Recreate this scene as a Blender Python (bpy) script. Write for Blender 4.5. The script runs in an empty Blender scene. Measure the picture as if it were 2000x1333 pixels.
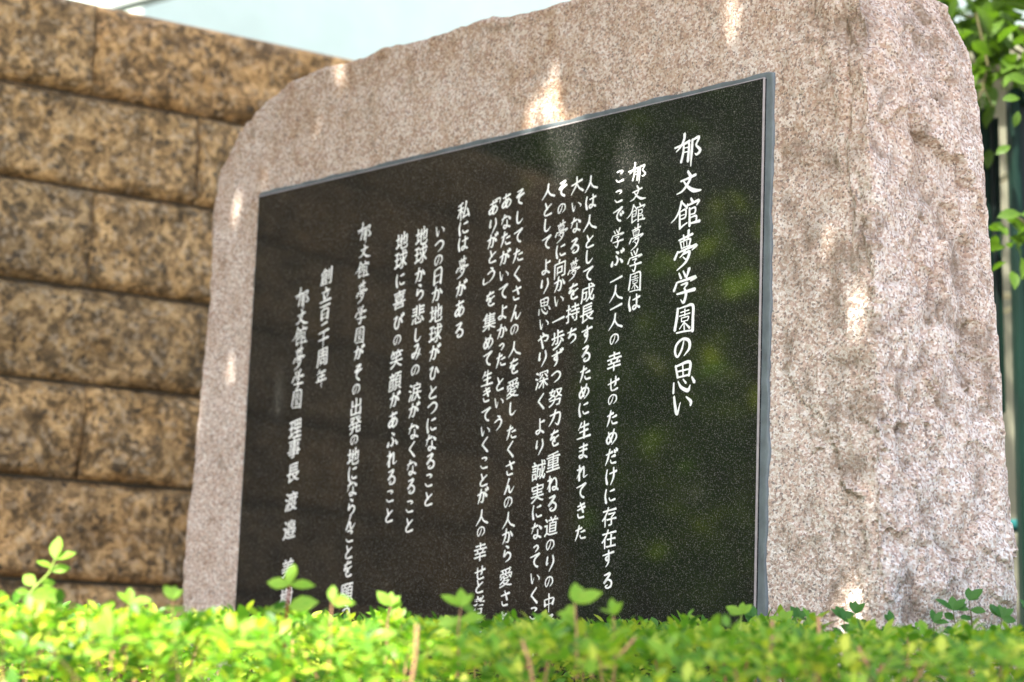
import bpy, bmesh, math, random
import numpy as np
from mathutils import Vector, Matrix, noise
from mathutils.geometry import tessellate_polygon

random.seed(7)
RNG = np.random.default_rng(7)
scene = bpy.context.scene
COL = scene.collection

# ------------------------------------------------------------------ camera
cam_data = bpy.data.cameras.new('camera')
cam_data.sensor_width = 36.0
cam_data.lens = 70.0
cam_data.clip_start = 0.05
cam_data.clip_end = 300.0
cam = bpy.data.objects.new('camera', cam_data)
COL.objects.link(cam)
CX = Vector((0.99930135, -0.00583835, 0.03691504))
CY = Vector((-0.03737387, -0.15610553, 0.98703306))
CZ = CX.cross(CY)
cam.matrix_world = Matrix(((CX.x, CY.x, CZ.x, 0.0), (CX.y, CY.y, CZ.y, 0.0), (CX.z, CY.z, CZ.z, 0.8), (0, 0, 0, 1)))
cam_data.dof.use_dof = True
cam_data.dof.focus_distance = 2.92
cam_data.dof.aperture_fstop = 3.8
scene.camera = cam

# ------------------------------------------------------------------ daylight
SUN = Vector((-0.46, -0.50, 0.98)).normalized()
sun_el = math.asin(SUN.z)
world = bpy.data.worlds.new('World')
scene.world = world
world.use_nodes = True
wn = world.node_tree
for n in list(wn.nodes):
    wn.nodes.remove(n)
sky = wn.nodes.new('ShaderNodeTexSky')
sky.sky_type = 'NISHITA'
sky.sun_disc = False
sky.sun_elevation = sun_el
sky.air_density = 0.75
sky.dust_density = 3.5
sky.ozone_density = 0.6
sky.sun_rotation = math.atan2(SUN.x, SUN.y)
bg = wn.nodes.new('ShaderNodeBackground')
bg.inputs['Strength'].default_value = 0.15
wo = wn.nodes.new('ShaderNodeOutputWorld')
wn.links.new(sky.outputs[0], bg.inputs['Color'])
wn.links.new(bg.outputs[0], wo.inputs['Surface'])
sun_data = bpy.data.lights.new('sun', 'SUN')
sun_data.energy = 5.0
sun_data.angle = math.radians(0.53)
sun_data.color = (1.0, 0.94, 0.84)
sun = bpy.data.objects.new('sun', sun_data)
COL.objects.link(sun)
sun.rotation_euler = SUN.to_track_quat('Z', 'Y').to_euler()
sun.location = (-4, -4, 9)
scene.view_settings.view_transform = 'Standard'
scene.view_settings.look = 'None'
scene.view_settings.gamma = 1.0
scene.view_settings.exposure = 2.05
scene.view_settings.use_curve_mapping = False

# ------------------------------------------------------------------ helpers
def tag(o, label=None, cat=None, group=None, kind=None):
    if label: o['label'] = label
    if cat: o['category'] = cat
    if group: o['group'] = group
    if kind: o['kind'] = kind
    return o

def empty(name, loc=(0, 0, 0), rz=0.0):
    o = bpy.data.objects.new(name, None)
    o.empty_display_size = 0.2
    COL.objects.link(o)
    o.location = loc
    o.rotation_euler = (0, 0, rz)
    return o

def link(name, me, mat=None, parent=None, loc=None, rot=None, scale=None):
    o = bpy.data.objects.new(name, me)
    COL.objects.link(o)
    if mat is not None and len(me.materials) == 0:
        me.materials.append(mat)
    if parent is not None:
        o.parent = parent
    if loc is not None: o.location = loc
    if rot is not None: o.rotation_euler = rot
    if scale is not None: o.scale = scale
    return o

def mesh_from(name, verts, faces, smooth=False):
    me = bpy.data.meshes.new(name)
    me.from_pydata([tuple(v) for v in verts], [], [tuple(f) for f in faces])
    if smooth:
        me.polygons.foreach_set('use_smooth', [True] * len(me.polygons))
    me.update()
    return me

def mesh_np(name, V, F, smooth=True):
    """fast mesh from an (n,3) vertex array and an (m,k) face array"""
    V = np.ascontiguousarray(V, dtype=np.float32)
    F = np.ascontiguousarray(F, dtype=np.int32)
    me = bpy.data.meshes.new(name)
    me.vertices.add(len(V)); me.vertices.foreach_set('co', V.ravel())
    k = F.shape[1]
    me.loops.add(F.size); me.loops.foreach_set('vertex_index', F.ravel())
    me.polygons.add(len(F))
    me.polygons.foreach_set('loop_start', np.arange(0, F.size, k, dtype=np.int32))
    me.polygons.foreach_set('loop_total', np.full(len(F), k, dtype=np.int32))
    if smooth:
        me.polygons.foreach_set('use_smooth', np.ones(len(F), dtype=bool))
    me.update(calc_edges=True)
    return me

def bevel_box(name, size, centre=(0, 0, 0), bevel=0.004, seg=2, mat=None, parent=None, loc=None, rot=None):
    bm = bmesh.new()
    bmesh.ops.create_cube(bm, size=1.0)
    bmesh.ops.scale(bm, vec=size, verts=bm.verts)
    bmesh.ops.translate(bm, vec=centre, verts=bm.verts)
    if bevel > 0:
        bmesh.ops.bevel(bm, geom=list(bm.edges), offset=bevel, segments=seg, affect='EDGES', profile=0.5)
    me = bpy.data.meshes.new(name)
    bm.to_mesh(me); bm.free()
    return link(name, me, mat, parent, loc, rot)

def tube_arrays(pts, radii, seg=7):
    pts = [Vector(p) for p in pts]
    V, F = [], []
    for i, p in enumerate(pts):
        d = (pts[min(i + 1, len(pts) - 1)] - pts[max(i - 1, 0)]).normalized()
        a = d.orthogonal().normalized(); b = d.cross(a)
        for k in range(seg):
            t = 2 * math.pi * k / seg
            V.append(p + (a * math.cos(t) + b * math.sin(t)) * radii[i])
    for i in range(len(pts) - 1):
        for k in range(seg):
            F.append((i * seg + k, i * seg + (k + 1) % seg, (i + 1) * seg + (k + 1) % seg, (i + 1) * seg + k))
    return V, F

def tubes(name, list_, mat, parent=None, seg=7):
    V, F = [], []
    for pts, radii in list_:
        v, f = tube_arrays(pts, radii, seg)
        o = len(V); V += v
        F += [tuple(i + o for i in q) for q in f]
    return link(name, mesh_from(name, V, F, True), mat, parent)

# ------------------------------------------------------------------ materials
class NT:
    def __init__(self, name):
        self.m = bpy.data.materials.new(name)
        self.m.use_nodes = True
        self.t = self.m.node_tree
        for n in list(self.t.nodes): self.t.nodes.remove(n)
        self.out = self.t.nodes.new('ShaderNodeOutputMaterial')
    def n(self, typ, **kw):
        nd = self.t.nodes.new(typ)
        for k, v in kw.items():
            if k.startswith('i_'):
                key = k[2:]
                if key.isdigit(): key = int(key)
                else: key = key.replace('_', ' ')
                nd.inputs[key].default_value = v
            else:
                setattr(nd, k, v)
        return nd
    def l(self, a, b):
        self.t.links.new(a, b)
    def ramp(self, fac, stops, interp='LINEAR'):
        r = self.n('ShaderNodeValToRGB')
        cr = r.color_ramp
        cr.interpolation = interp
        while len(cr.elements) < len(stops): cr.elements.new(0.5)
        for e, (p, c) in zip(cr.elements, stops):
            e.position = p
            e.color = (c[0], c[1], c[2], 1) if isinstance(c, (tuple, list)) else (c, c, c, 1)
        self.l(fac, r.inputs[0])
        return r.outputs['Color']
    def mix(self, fac, a, b, mode='MIX'):
        x = self.n('ShaderNodeMix', data_type='RGBA', blend_type=mode)
        for sock, v in ((x.inputs[0], fac), (x.inputs[6], a), (x.inputs[7], b)):
            if hasattr(v, 'is_linked') or hasattr(v, 'links'): self.l(v, sock)
            elif isinstance(v, (int, float)): sock.default_value = v
            else: sock.default_value = (v[0], v[1], v[2], 1)
        return x.outputs[2]
    def math(self, op, a, b=None):
        x = self.n('ShaderNodeMath', operation=op)
        for i, v in enumerate((a, b)):
            if v is None: continue
            if isinstance(v, (int, float)): x.inputs[i].default_value = v
            else: self.l(v, x.inputs[i])
        return x.outputs[0]
    def noise(self, vec, scale, detail=4, rough=0.55, dist=0.0):
        x = self.n('ShaderNodeTexNoise', i_Scale=scale, i_Detail=detail, i_Roughness=rough, i_Distortion=dist)
        if vec is not None: self.l(vec, x.inputs['Vector'])
        return x.outputs['Fac']
    def voro(self, vec, scale, feature='F1', out='Color', rnd=1.0):
        x = self.n('ShaderNodeTexVoronoi', feature=feature, i_Scale=scale, i_Randomness=rnd)
        if vec is not None: self.l(vec, x.inputs['Vector'])
        return x.outputs[out]
    def coord(self, kind='Object'):
        return self.n('ShaderNodeTexCoord').outputs[kind]
    def bump(self, height, strength, dist, normal=None):
        b = self.n('ShaderNodeBump', i_Strength=strength, i_Distance=dist)
        self.l(height, b.inputs['Height'])
        if normal is not None: self.l(normal, b.inputs['Normal'])
        return b.outputs['Normal']
    def principled(self, color, rough=0.6, normal=None, spec=0.5, metallic=0.0, coat=0.0):
        p = self.n('ShaderNodeBsdfPrincipled')
        for sock, v in ((p.inputs['Base Color'], color), (p.inputs['Roughness'], rough), (p.inputs['Metallic'], metallic)):
            if isinstance(v, (int, float)): sock.default_value = v
            elif isinstance(v, (tuple, list)): sock.default_value = (v[0], v[1], v[2], 1)
            else: self.l(v, sock)
        p.inputs['Specular IOR Level'].default_value = spec
        p.inputs['Coat Weight'].default_value = coat
        if normal is not None: self.l(normal, p.inputs['Normal'])
        self.l(p.outputs[0], self.out.inputs['Surface'])
        return p

def sep(t, vec):
    s = t.n('ShaderNodeSeparateXYZ'); t.l(vec, s.inputs[0]); return s.outputs

def mat_pink_granite():
    t = NT('pink_granite'); v = t.coord()
    cell = t.voro(v, 285)
    r = sep(t, cell)
    grain = t.ramp(r[0], [(0.0, (0.28, 0.20, 0.16)), (0.10, (0.40, 0.28, 0.23)), (0.32, (0.585, 0.43, 0.34)),
                          (0.55, (0.635, 0.55, 0.47)), (0.78, (0.79, 0.745, 0.70)), (1.0, (0.86, 0.84, 0.81))])
    cell2 = t.voro(v, 360)
    r2 = sep(t, cell2)
    dark = t.ramp(r2[1], [(0.0, 1.0), (0.075, 1.0), (0.10, 0.0)])
    c = t.mix(t.math('MULTIPLY', dark, 0.85), grain, (0.09, 0.08, 0.08))
    fine = t.noise(v, 170, 3, 0.7)
    c = t.mix(0.25, c, t.ramp(fine, [(0.3, (0.40, 0.30, 0.26)), (0.7, (0.86, 0.78, 0.72))]), 'MIX')
    # broad weather stains: brownish film, stronger towards the top of the stone
    big = t.noise(v, 5.5, 6, 0.62, 0.4)
    mid = t.noise(v, 24, 5, 0.65)
    st = t.math('MULTIPLY', t.ramp(big, [(0.42, 0.0), (0.66, 1.0)]), t.ramp(mid, [(0.35, 0.15), (0.65, 1.0)]))
    z = sep(t, v)[2]
    top = t.math('MULTIPLY', t.math('SUBTRACT', z, 1.15), 1.25)
    topc = t.n('ShaderNodeClamp'); t.l(top, topc.inputs[0])
    fac = t.math('ADD', t.math('MULTIPLY', st, 0.42), t.math('MULTIPLY', topc.outputs[0], t.ramp(mid, [(0.3, 0.25), (0.7, 0.85)])))
    fc = t.n('ShaderNodeClamp'); t.l(fac, fc.inputs[0])
    c = t.mix(fc.outputs[0], c, (0.60, 0.47, 0.34), 'MULTIPLY')
    # random dirt blotches, then the relief hollows darkened with dirt and painted occlusion
    pit = t.noise(v, 13, 9, 0.78, 0.8)
    c = t.mix(t.ramp(pit, [(0.57, 0.0), (0.66, 0.70)]), c, (0.20, 0.15, 0.105))
    at = t.n('ShaderNodeAttribute', attribute_name='shade_grime')
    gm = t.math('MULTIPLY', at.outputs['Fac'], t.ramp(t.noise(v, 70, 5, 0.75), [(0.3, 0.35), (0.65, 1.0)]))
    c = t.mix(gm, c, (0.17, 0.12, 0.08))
    h = t.math('ADD', t.math('MULTIPLY', t.noise(v, 60, 6, 0.7), 1.0), t.math('MULTIPLY', t.noise(v, 300, 3, 0.7), 0.45))
    nrm = t.bump(h, 1.0, 0.007)
    t.principled(c, 0.8, nrm, 0.3)
    return t.m

def mat_gold_granite():
    t = NT('brown_granite')
    info = t.n('ShaderNodeObjectInfo')
    v0 = t.coord()
    add = t.n('ShaderNodeVectorMath', operation='MULTIPLY_ADD')
    t.l(v0, add.inputs[0]); add.inputs[1].default_value = (1, 1, 1)
    rv = t.n('ShaderNodeCombineXYZ'); rr = t.math('MULTIPLY', info.outputs['Random'], 37.0)
    t.l(rr, rv.inputs[0]); t.l(rr, rv.inputs[1]); t.l(rv.outputs[0], add.inputs[2])
    v = add.outputs[0]
    a = t.noise(v, 42, 6, 0.72, 0.6)
    b = t.noise(v, 11, 4, 0.65, 0.8)
    s = t.math('ADD', t.math('MULTIPLY', a, 0.66), t.math('MULTIPLY', b, 0.34))
    c = t.ramp(s, [(0.36, (0.06, 0.042, 0.022)), (0.43, (0.14, 0.095, 0.045)), (0.485, (0.25, 0.16, 0.072)),
                   (0.54, (0.50, 0.325, 0.145)), (0.63, (0.70, 0.50, 0.26))])
    c = t.mix(t.ramp(t.noise(v, 5.5, 6, 0.7, 0.5), [(0.50, 0.0), (0.64, 0.60)]), c, (0.085, 0.06, 0.035))
    cell = sep(t, t.voro(v, 85))
    c = t.mix(t.ramp(cell[0], [(0.78, 0.0), (0.86, 0.4)]), c, (0.55, 0.44, 0.30))
    c = t.mix(t.ramp(cell[1], [(0.05, 0.7), (0.09, 0.0)]), c, (0.05, 0.040, 0.028))
    cc = t.mix(t.ramp(info.outputs['Random'], [(0, (0.86, 0.84, 0.8)), (0.5, (1.0, 0.98, 0.94)), (1, (1.0, 0.93, 0.86))]), c, (1, 1, 1), 'MIX')
    c = t.mix(1.0, c, t.ramp(info.outputs['Random'], [(0, (0.80, 0.80, 0.80)), (0.5, (1.0, 0.98, 0.95)), (1, (0.92, 0.86, 0.80))]), 'MULTIPLY')
    nrm = t.bump(t.noise(v, 90, 6, 0.7), 0.9, 0.006)
    t.principled(c, 0.75, nrm, 0.3)
    return t.m

def mat_black_granite():
    t = NT('black_granite'); v = t.coord()
    r = sep(t, t.voro(v, 900))
    fl = t.ramp(r[0], [(0.0, (0.010, 0.0108, 0.0105)), (0.80, (0.0125, 0.0138, 0.0135)), (0.92, (0.045, 0.042, 0.035)), (0.985, (0.12, 0.116, 0.10))], 'LINEAR')
    cloud = t.noise(v, 260, 2, 0.6)
    c = t.mix(t.ramp(cloud, [(0.45, 0.0), (0.7, 0.5)]), fl, (0.024, 0.0255, 0.024))
    rough = t.math('ADD', t.math('MULTIPLY', t.noise(v, 400, 2, 0.6), 0.06), 0.045)
    nrm = t.bump(t.noise(v, 6, 2, 0.5), 0.05, 0.002)
    p = t.principled(c, rough, nrm, 0.72)
    return t.m

def simple(name, color, rough=0.6, bump=0.0, bscale=60, var=0.15, spec=0.5, vscale=6, metallic=0.0):
    t = NT(name); v = t.coord()
    n1 = t.noise(v, vscale, 5, 0.6)
    lo = tuple(c * (1 - var) for c in color); hi = tuple(min(1, c * (1 + var)) for c in color)
    c = t.ramp(n1, [(0.3, lo), (0.7, hi)])
    nrm = t.bump(t.noise(v, bscale, 5, 0.6), bump, 0.004) if bump else None
    t.principled(c, rough, nrm, spec, metallic)
    return t.m

def mat_leaf(name, dark, light, yellow, trans=0.45, rough=0.42, jitter=9.0):
    """leaf: each leaf island its own tint, light shining through the blade"""
    t = NT(name)
    g = t.n('ShaderNodeNewGeometry')
    ri = g.outputs['Random Per Island']
    v = t.coord()
    nz = t.noise(v, jitter, 2, 0.5)
    f = t.math('ADD', t.math('MULTIPLY', ri, 0.7), t.math('MULTIPLY', nz, 0.3))
    c = t.ramp(f, [(0.12, dark), (0.5, light), (0.88, yellow)])
    nrm = t.bump(t.noise(v, 120, 3, 0.6), 0.25, 0.002)
    p = t.n('ShaderNodeBsdfPrincipled')
    t.l(c, p.inputs['Base Color']); p.inputs['Roughness'].default_value = rough
    p.inputs['Specular IOR Level'].default_value = 0.3
    t.l(nrm, p.inputs['Normal'])
    tr = t.n('ShaderNodeBsdfTranslucent')
    tc = t.mix(1.0, c, (1.25, 1.35, 0.55), 'MULTIPLY')
    t.l(tc, tr.inputs['Color'])
    mx = t.n('ShaderNodeMixShader'); mx.inputs[0].default_value = trans
    t.l(p.outputs[0], mx.inputs[1]); t.l(tr.outputs[0], mx.inputs[2])
    t.l(mx.outputs[0], t.out.inputs['Surface'])
    return t.m

M_PINK = mat_pink_granite()
M_GOLD = mat_gold_granite()
M_BLACK = mat_black_granite()
M_SEAL = simple('grey_sealant', (0.115, 0.14, 0.15), 0.5, 0.4, 90, 0.25, 0.4, 30)
M_ARRIS = simple('arris_reflection', (0.26, 0.235, 0.225), 0.5, 0.2, 200, 0.2, 0.4, 60)  # lighter tone stands in for stone mirrored in the bevel
M_PAINT = simple('white_letter_paint', (0.80, 0.82, 0.80), 0.55, 0.3, 300, 0.08, 0.4, 80)
M_MORTAR = simple('dark_mortar', (0.10, 0.085, 0.065), 0.95, 0.6, 80, 0.3, 0.2, 20)
M_MINT = simple('mint_render', (0.56, 0.67, 0.59), 0.85, 0.5, 14, 0.07, 0.3, 2.6)
M_LILAC = simple('pale_lilac_render', (0.68, 0.62, 0.66), 0.85, 0.3, 14, 0.06, 0.3, 2)
M_EAVE = simple('dark_green_eave', (0.10, 0.13, 0.11), 0.5, 0.0, 10, 0.15, 0.5, 3)
M_BEIGE = simple('olive_beige_render', (0.19, 0.19, 0.135), 0.85, 0.4, 40, 0.10, 0.3, 1.2)
M_GREEN = simple('dark_green_paint', (0.0012, 0.013, 0.008), 0.5, 0.15, 50, 0.25, 0.18, 9)
M_NAVY = simple('near_black_green_paint', (0.003, 0.009, 0.008), 0.5, 0.1, 50, 0.2, 0.25, 9)
M_TEAL = simple('teal_pipe_paint', (0.02, 0.12, 0.12), 0.35, 0.1, 50, 0.15, 0.5, 9)
M_BAMBOO = simple('pale_wood_bar', (0.42, 0.38, 0.22), 0.7, 0.3, 60, 0.2, 0.3, 12)
M_SOIL = simple('planting_soil', (0.07, 0.05, 0.035), 0.95, 0.8, 40, 0.35, 0.2, 8)
M_PAVE = simple('pale_pavement', (0.36, 0.34, 0.31), 0.9, 0.4, 60, 0.12, 0.2, 2)
M_BARK = simple('tree_bark', (0.10, 0.075, 0.05), 0.9, 1.0, 40, 0.4, 0.2, 14)
M_TWIG = simple('green_brown_twig', (0.11, 0.10, 0.04), 0.7, 0.5, 90, 0.3, 0.3, 30)
M_STEM = simple('pinkish_brown_stem', (0.36, 0.20, 0.11), 0.7, 0.4, 120, 0.3, 0.3, 40)
M_GSTEM = simple('light_green_stem', (0.30, 0.42, 0.08), 0.6, 0.2, 120, 0.2, 0.3, 40)
M_RSTEM = simple('dark_red_stem', (0.20, 0.035, 0.02), 0.6, 0.2, 120, 0.2, 0.3, 40)
M_AZ = mat_leaf('azalea_leaf', (0.045, 0.14, 0.018), (0.15, 0.34, 0.026), (0.52, 0.56, 0.07), 0.42, 0.40)
M_YOUNG = mat_leaf('young_leaf', (0.10, 0.22, 0.02), (0.30, 0.45, 0.04), (0.50, 0.58, 0.06), 0.5, 0.3)
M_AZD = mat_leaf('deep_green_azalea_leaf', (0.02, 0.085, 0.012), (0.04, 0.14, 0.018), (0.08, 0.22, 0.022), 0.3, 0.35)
M_TREE = mat_leaf('tree_leaf', (0.022, 0.06, 0.010), (0.055, 0.115, 0.014), (0.14, 0.23, 0.02), 0.42, 0.4)
M_CANOPY = mat_leaf('canopy_leaf', (0.04, 0.10, 0.018), (0.08, 0.17, 0.022), (0.17, 0.28, 0.03), 0.35, 0.45)
M_HOUSE = simple('grey_brown_house_render', (0.16, 0.14, 0.12), 0.85, 0.3, 20, 0.12, 0.3, 1)

# ------------------------------------------------------------------ frames of the monument and of the wall
P0 = Vector((0.3651468, 2.89875168, 0.0))            # foot of the panel's right edge, on its face
MU = Vector((0.68436913, -0.72913571, 0.0))           # along the face, to the right
MN = Vector((-0.72913571, -0.68436913, 0.0))          # out of the face
MON_RZ = math.atan2(MU.y, MU.x)                       # local x = along, local -y = out of the face
W0 = Vector((-0.71987856, 4.58468864, 0.0))
WU = Vector((0.84607413, 0.53306526, 0.0))
WALL_RZ = math.atan2(WU.y, WU.x)

# ------------------------------------------------------------------ ground
def grid_sheet(name, x0, x1, y0, y1, nx, ny, z, amp, mat, fscale=1.0):
    V = []
    for j in range(ny + 1):
        for i in range(nx + 1):
            x = x0 + (x1 - x0) * i / nx; y = y0 + (y1 - y0) * j / ny
            V.append((x, y, z + amp * noise.noise(Vector((x * fscale, y * fscale, 3.1)))))
    F = [(j * (nx + 1) + i, j * (nx + 1) + i + 1, (j + 1) * (nx + 1) + i + 1, (j + 1) * (nx + 1) + i) for j in range(ny) for i in range(nx)]
    return tag(link(name, mesh_from(name, V, F, True), mat), kind='structure')
grid_sheet('ground', -150, 150, -150, 150, 40, 40, 0.0, 0.0, M_PAVE)
grid_sheet('planting_bed', -3.4, 2.6, 1.3, 5.2, 90, 70, 0.035, 0.02, M_SOIL, 6.0)
tag(bevel_box('bed_kerb', (6.2, 0.10, 0.16), (-0.4, 1.24, 0.08), 0.01, 2, M_PAVE), kind='structure')

# ------------------------------------------------------------------ granite monument
FRONT = [(-1.50, 0.0), (-1.484, 0.45), (-1.470, 0.877), (-1.463, 1.11), (-1.449, 1.294), (-1.443, 1.418), (-1.438, 1.533),
         (-1.441, 1.682), (-1.424, 1.754), (-1.372, 1.819), (-1.304, 1.861), (-1.215, 1.897), (-1.10, 1.904), (-1.0, 1.903), (-0.895, 1.910),
         (-0.752, 1.905), (-0.565, 1.899), (-0.427, 1.890), (-0.25, 1.90), (-0.08, 1.91), (0.03, 1.90), (0.09, 1.855), (0.15, 1.80),
         (0.178, 1.74), (0.186, 1.64), (0.192, 1.50), (0.199, 1.303), (0.21, 1.10), (0.221, 0.889), (0.235, 0.5), (0.25, 0.0)]
BACK = [(-1.47, 0.0), (-1.455, 0.45), (-1.44, 0.877), (-1.43, 1.11), (-1.42, 1.294), (-1.41, 1.418), (-1.40, 1.533),
        (-1.40, 1.66), (-1.38, 1.72), (-1.33, 1.78), (-1.26, 1.82), (-1.18, 1.85), (-1.08, 1.86), (-1.0, 1.865), (-0.895, 1.87),
        (-0.752, 1.87), (-0.565, 1.87), (-0.427, 1.87), (-0.25, 1.87), (-0.10, 1.885), (0.03, 1.875), (0.10, 1.852), (0.138, 1.822),
        (0.180, 1.742), (0.199, 1.644), (0.211, 1.498), (0.234, 1.262), (0.244, 1.11), (0.258, 0.96), (0.275, 0.5), (0.29, 0.0)]
PANEL = (-1.278, 0.0, 0.52, 1.6760)   # u0, u1, z0, z1
SEAM = 0.0065                          # how far the stone's face lies behind the panel's face

def resample(pts, per):
    out = []
    for i in range(len(pts) - 1):
        a = Vector(pts[i]); b = Vector(pts[i + 1])
        n = max(1, int(round((b - a).length / per)))
        for k in range(n): out.append(a.lerp(b, k / n))
    out.append(Vector(pts[-1]))
    return out

def monument_body(parent):
    bm = bmesh.new()
    fr = [bm.verts.new((u, SEAM, z)) for u, z in FRONT]
    mid = [bm.verts.new(((FRONT[i][0] + BACK[i][0]) / 2 + (0.004 if FRONT[i][0] > 0.1 else -0.002), 0.135, (FRONT[i][1] + BACK[i][1]) / 2 + (0.012 if FRONT[i][1] > 1.8 else 0))) for i in range(len(FRONT))]
    bk = [bm.verts.new((u, 0.275, z)) for u, z in BACK]
    n = len(fr)
    bm.faces.new(fr); bm.faces.new(bk[::-1])
    for A, B in ((fr, mid), (mid, bk)):
        for i in range(n):
            j = (i + 1) % n
            bm.faces.new((A[j], A[i], B[i], B[j]))
    bmesh.ops.recalc_face_normals(bm, faces=bm.faces)
    bmesh.ops.triangulate(bm, faces=bm.faces)
    me = bpy.data.meshes.new('raw'); bm.to_mesh(me); bm.free()
    tmp = bpy.data.objects.new('raw', me); COL.objects.link(tmp)
    md = tmp.modifiers.new('remesh', 'REMESH'); md.mode = 'VOXEL'; md.voxel_size = 0.0048; md.use_smooth_shade = True
    dg = bpy.context.evaluated_depsgraph_get()
    me2 = bpy.data.meshes.new_from_object(tmp.evaluated_get(dg))
    bpy.data.objects.remove(tmp)
    nv = len(me2.vertices)
    co = np.empty(nv * 3, np.float32); me2.vertices.foreach_get('co', co); co = co.reshape(-1, 3)
    no = np.empty(nv * 3, np.float32); me2.vertex_normals.foreach_get('vector', no); no = no.reshape(-1, 3)
    out = co.copy(); shade_grime = np.zeros(nv, np.float32)
    fb = noise.fractal; nz = noise.noise
    cracks = [[(0.135, 1.74), (0.150, 1.62), (0.146, 1.52), (0.158, 1.44), (0.154, 1.36)], [(0.168, 1.50), (0.176, 1.42), (0.196, 1.34)],
              [(0.20, 1.13), (0.208, 1.07), (0.201, 1.0), (0.206, 0.93)]]
    for i in range(nv):
        u, w, z = float(co[i, 0]), float(co[i, 1]), float(co[i, 2])
        nx, ny, nzv = no[i]
        if z < 0.35: continue
        if w > 0.262: continue
        front = max(0.0, -float(ny))
        side = max(0.0, float(nx)) if u > 0.1 else 0.0
        p = Vector((u, w * 1.0, z))
        # chiselled facets: cell distance gives flat planes that meet in ridges
        d = 0.0
        if side > 0.05 or (front > 0.3 and u > 0.03):
            k = max(side, 0.0) * 1.0 + front * (0.18 + 0.4 * min(1, max(0, (u - 0.05) / 0.13)))
            f1 = fb(Vector((u * 5 + 3, w * 5, z * 4.2)), 1.0, 2.2, 4)
            f3 = fb(Vector((u * 26, w * 26, z * 20 + 9)), 0.8, 2.1, 4)
            f5 = fb(Vector((u * 60, w * 60, z * 48)), 0.8, 2.1, 3)
            fac = 0.0; rims = 0.0
            for sc, slope, offs, sd in ((8.0, 0.20, 0.010, 3.0), (19.0, 0.26, 0.0045, 8.0)):
                q = Vector((u * sc, w * sc * 0.9 + sd, z * sc * 0.72)); q += Vector((nz(q * 2.1), nz(q * 2.1 + Vector((9, 0, 0))), nz(q * 2.1 + Vector((0, 9, 0))))) * 0.30
                vd, vp = noise.voronoi(q)
                cv = noise.cell_vector(vp[0] * 7.3)
                fac += ((q - vp[0]).dot((cv - Vector((.5, .5, .5))) * 2.0)) / sc * slope + (cv.x - 0.5) * 2 * offs
                rims += max(0.0, 1 - (vd[1] - vd[0]) / 0.12) * (0.6 if sc < 10 else 0.35)
            step = max(0.0, nz(Vector((u * 8, w * 10 + 5, z * 9 + 1))) - 0.30)
            rd2 = rims
            fac *= 0.62 if w < 0.19 else 0.62 - 0.30 * min(1, (w - 0.19) / 0.06)
            fac *= 1.0 - 0.35 * min(1.0, max(0.0, (z - 1.15) / 0.3))
            dd_ = 0.009 * f1 + fac - 0.05 * step + 0.0050 * f3 + 0.0026 * f5 - 0.0022 * rims
            d += k * dd_
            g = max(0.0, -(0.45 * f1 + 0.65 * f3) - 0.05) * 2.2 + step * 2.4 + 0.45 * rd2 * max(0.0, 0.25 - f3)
            shade_grime[i] = min(0.85, g * (0.55 + 0.45 * k))  # hollows of the relief: dirt plus occlusion put into the colour
        top = max(0.0, float(nzv))
        edge = top if z > 1.6 else 0.0
        left = max(0.0, -float(nx)) if u < -1.2 else 0.0
        d += (edge + left) * (0.008 * fb(p * 7, 1.0, 2.1, 5) + 0.003 * fb(p * 34, 0.8, 2.1, 3))
        d += front * (0.0016 * fb(p * 30 + Vector((4, 4, 4)), 0.8, 2.1, 4) + 0.002 * fb(p * 6, 1, 2, 3) - 0.0012)
        if u > 0.1:
            for cr in cracks:
                for a, b in zip(cr[:-1], cr[1:]):
                    A = Vector(a); B = Vector(b); q = Vector((u, z)); ab = B - A
                    tt = min(1, max(0, (q - A).dot(ab) / ab.length_squared))
                    dd = (A + ab * tt - q).length
                    if dd < 0.006: d -= 0.006 * (1 - dd / 0.006)
        # behind the panel and its sealant the face is recessed
        if front > 0.5 and PANEL[0] - 0.004 < u < PANEL[1] + 0.012 and z < PANEL[3] + 0.004:
            d = -0.012
        elif front > 0.5 and u < 0.06:
            d = min(d, 0.0022)
        out[i] = co[i] + no[i] * d
    me2.vertices.foreach_set('co', out.ravel()); me2.update()
    ga = me2.attributes.new('shade_grime', 'FLOAT', 'POINT'); ga.data.foreach_set('value', shade_grime)
    me2.name = 'stone_body'
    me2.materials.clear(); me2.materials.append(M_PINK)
    npoly = len(me2.polygons)
    pc = np.empty(npoly * 3, np.float32); me2.polygons.foreach_get('center', pc); pc = pc.reshape(-1, 3)
    me2.polygons.foreach_set('use_smooth', (pc[:, 0] < 0.05).tolist())      # split side: every chip keeps its edge
    return link('stone_body', me2, None, parent)

monument = empty('stone_monument', P0, MON_RZ)
tag(monument, 'big rough pink granite monument with a polished black panel of white vertical writing', 'monument')
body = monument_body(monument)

def panel_mesh():
    u0, u1, z0, z1 = PANEL
    bm = bmesh.new()
    bmesh.ops.create_cube(bm, size=1.0)
    bmesh.ops.scale(bm, vec=(u1 - u0, 0.030, z1 - z0), verts=bm.verts)
    bmesh.ops.translate(bm, vec=((u0 + u1) / 2, 0.015, (z0 + z1) / 2), verts=bm.verts)
    bmesh.ops.bevel(bm, geom=list(bm.edges), offset=0.0024, segments=1, affect='EDGES')
    bm.normal_update()
    for f in bm.faces:      # paler arris: the granite's reflection painted in as a colour
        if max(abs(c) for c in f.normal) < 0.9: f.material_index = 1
    me = bpy.data.meshes.new('black_panel'); bm.to_mesh(me); bm.free()
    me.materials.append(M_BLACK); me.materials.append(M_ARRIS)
    return me
panel = link('black_panel', panel_mesh(), M_BLACK, monument)

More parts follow.
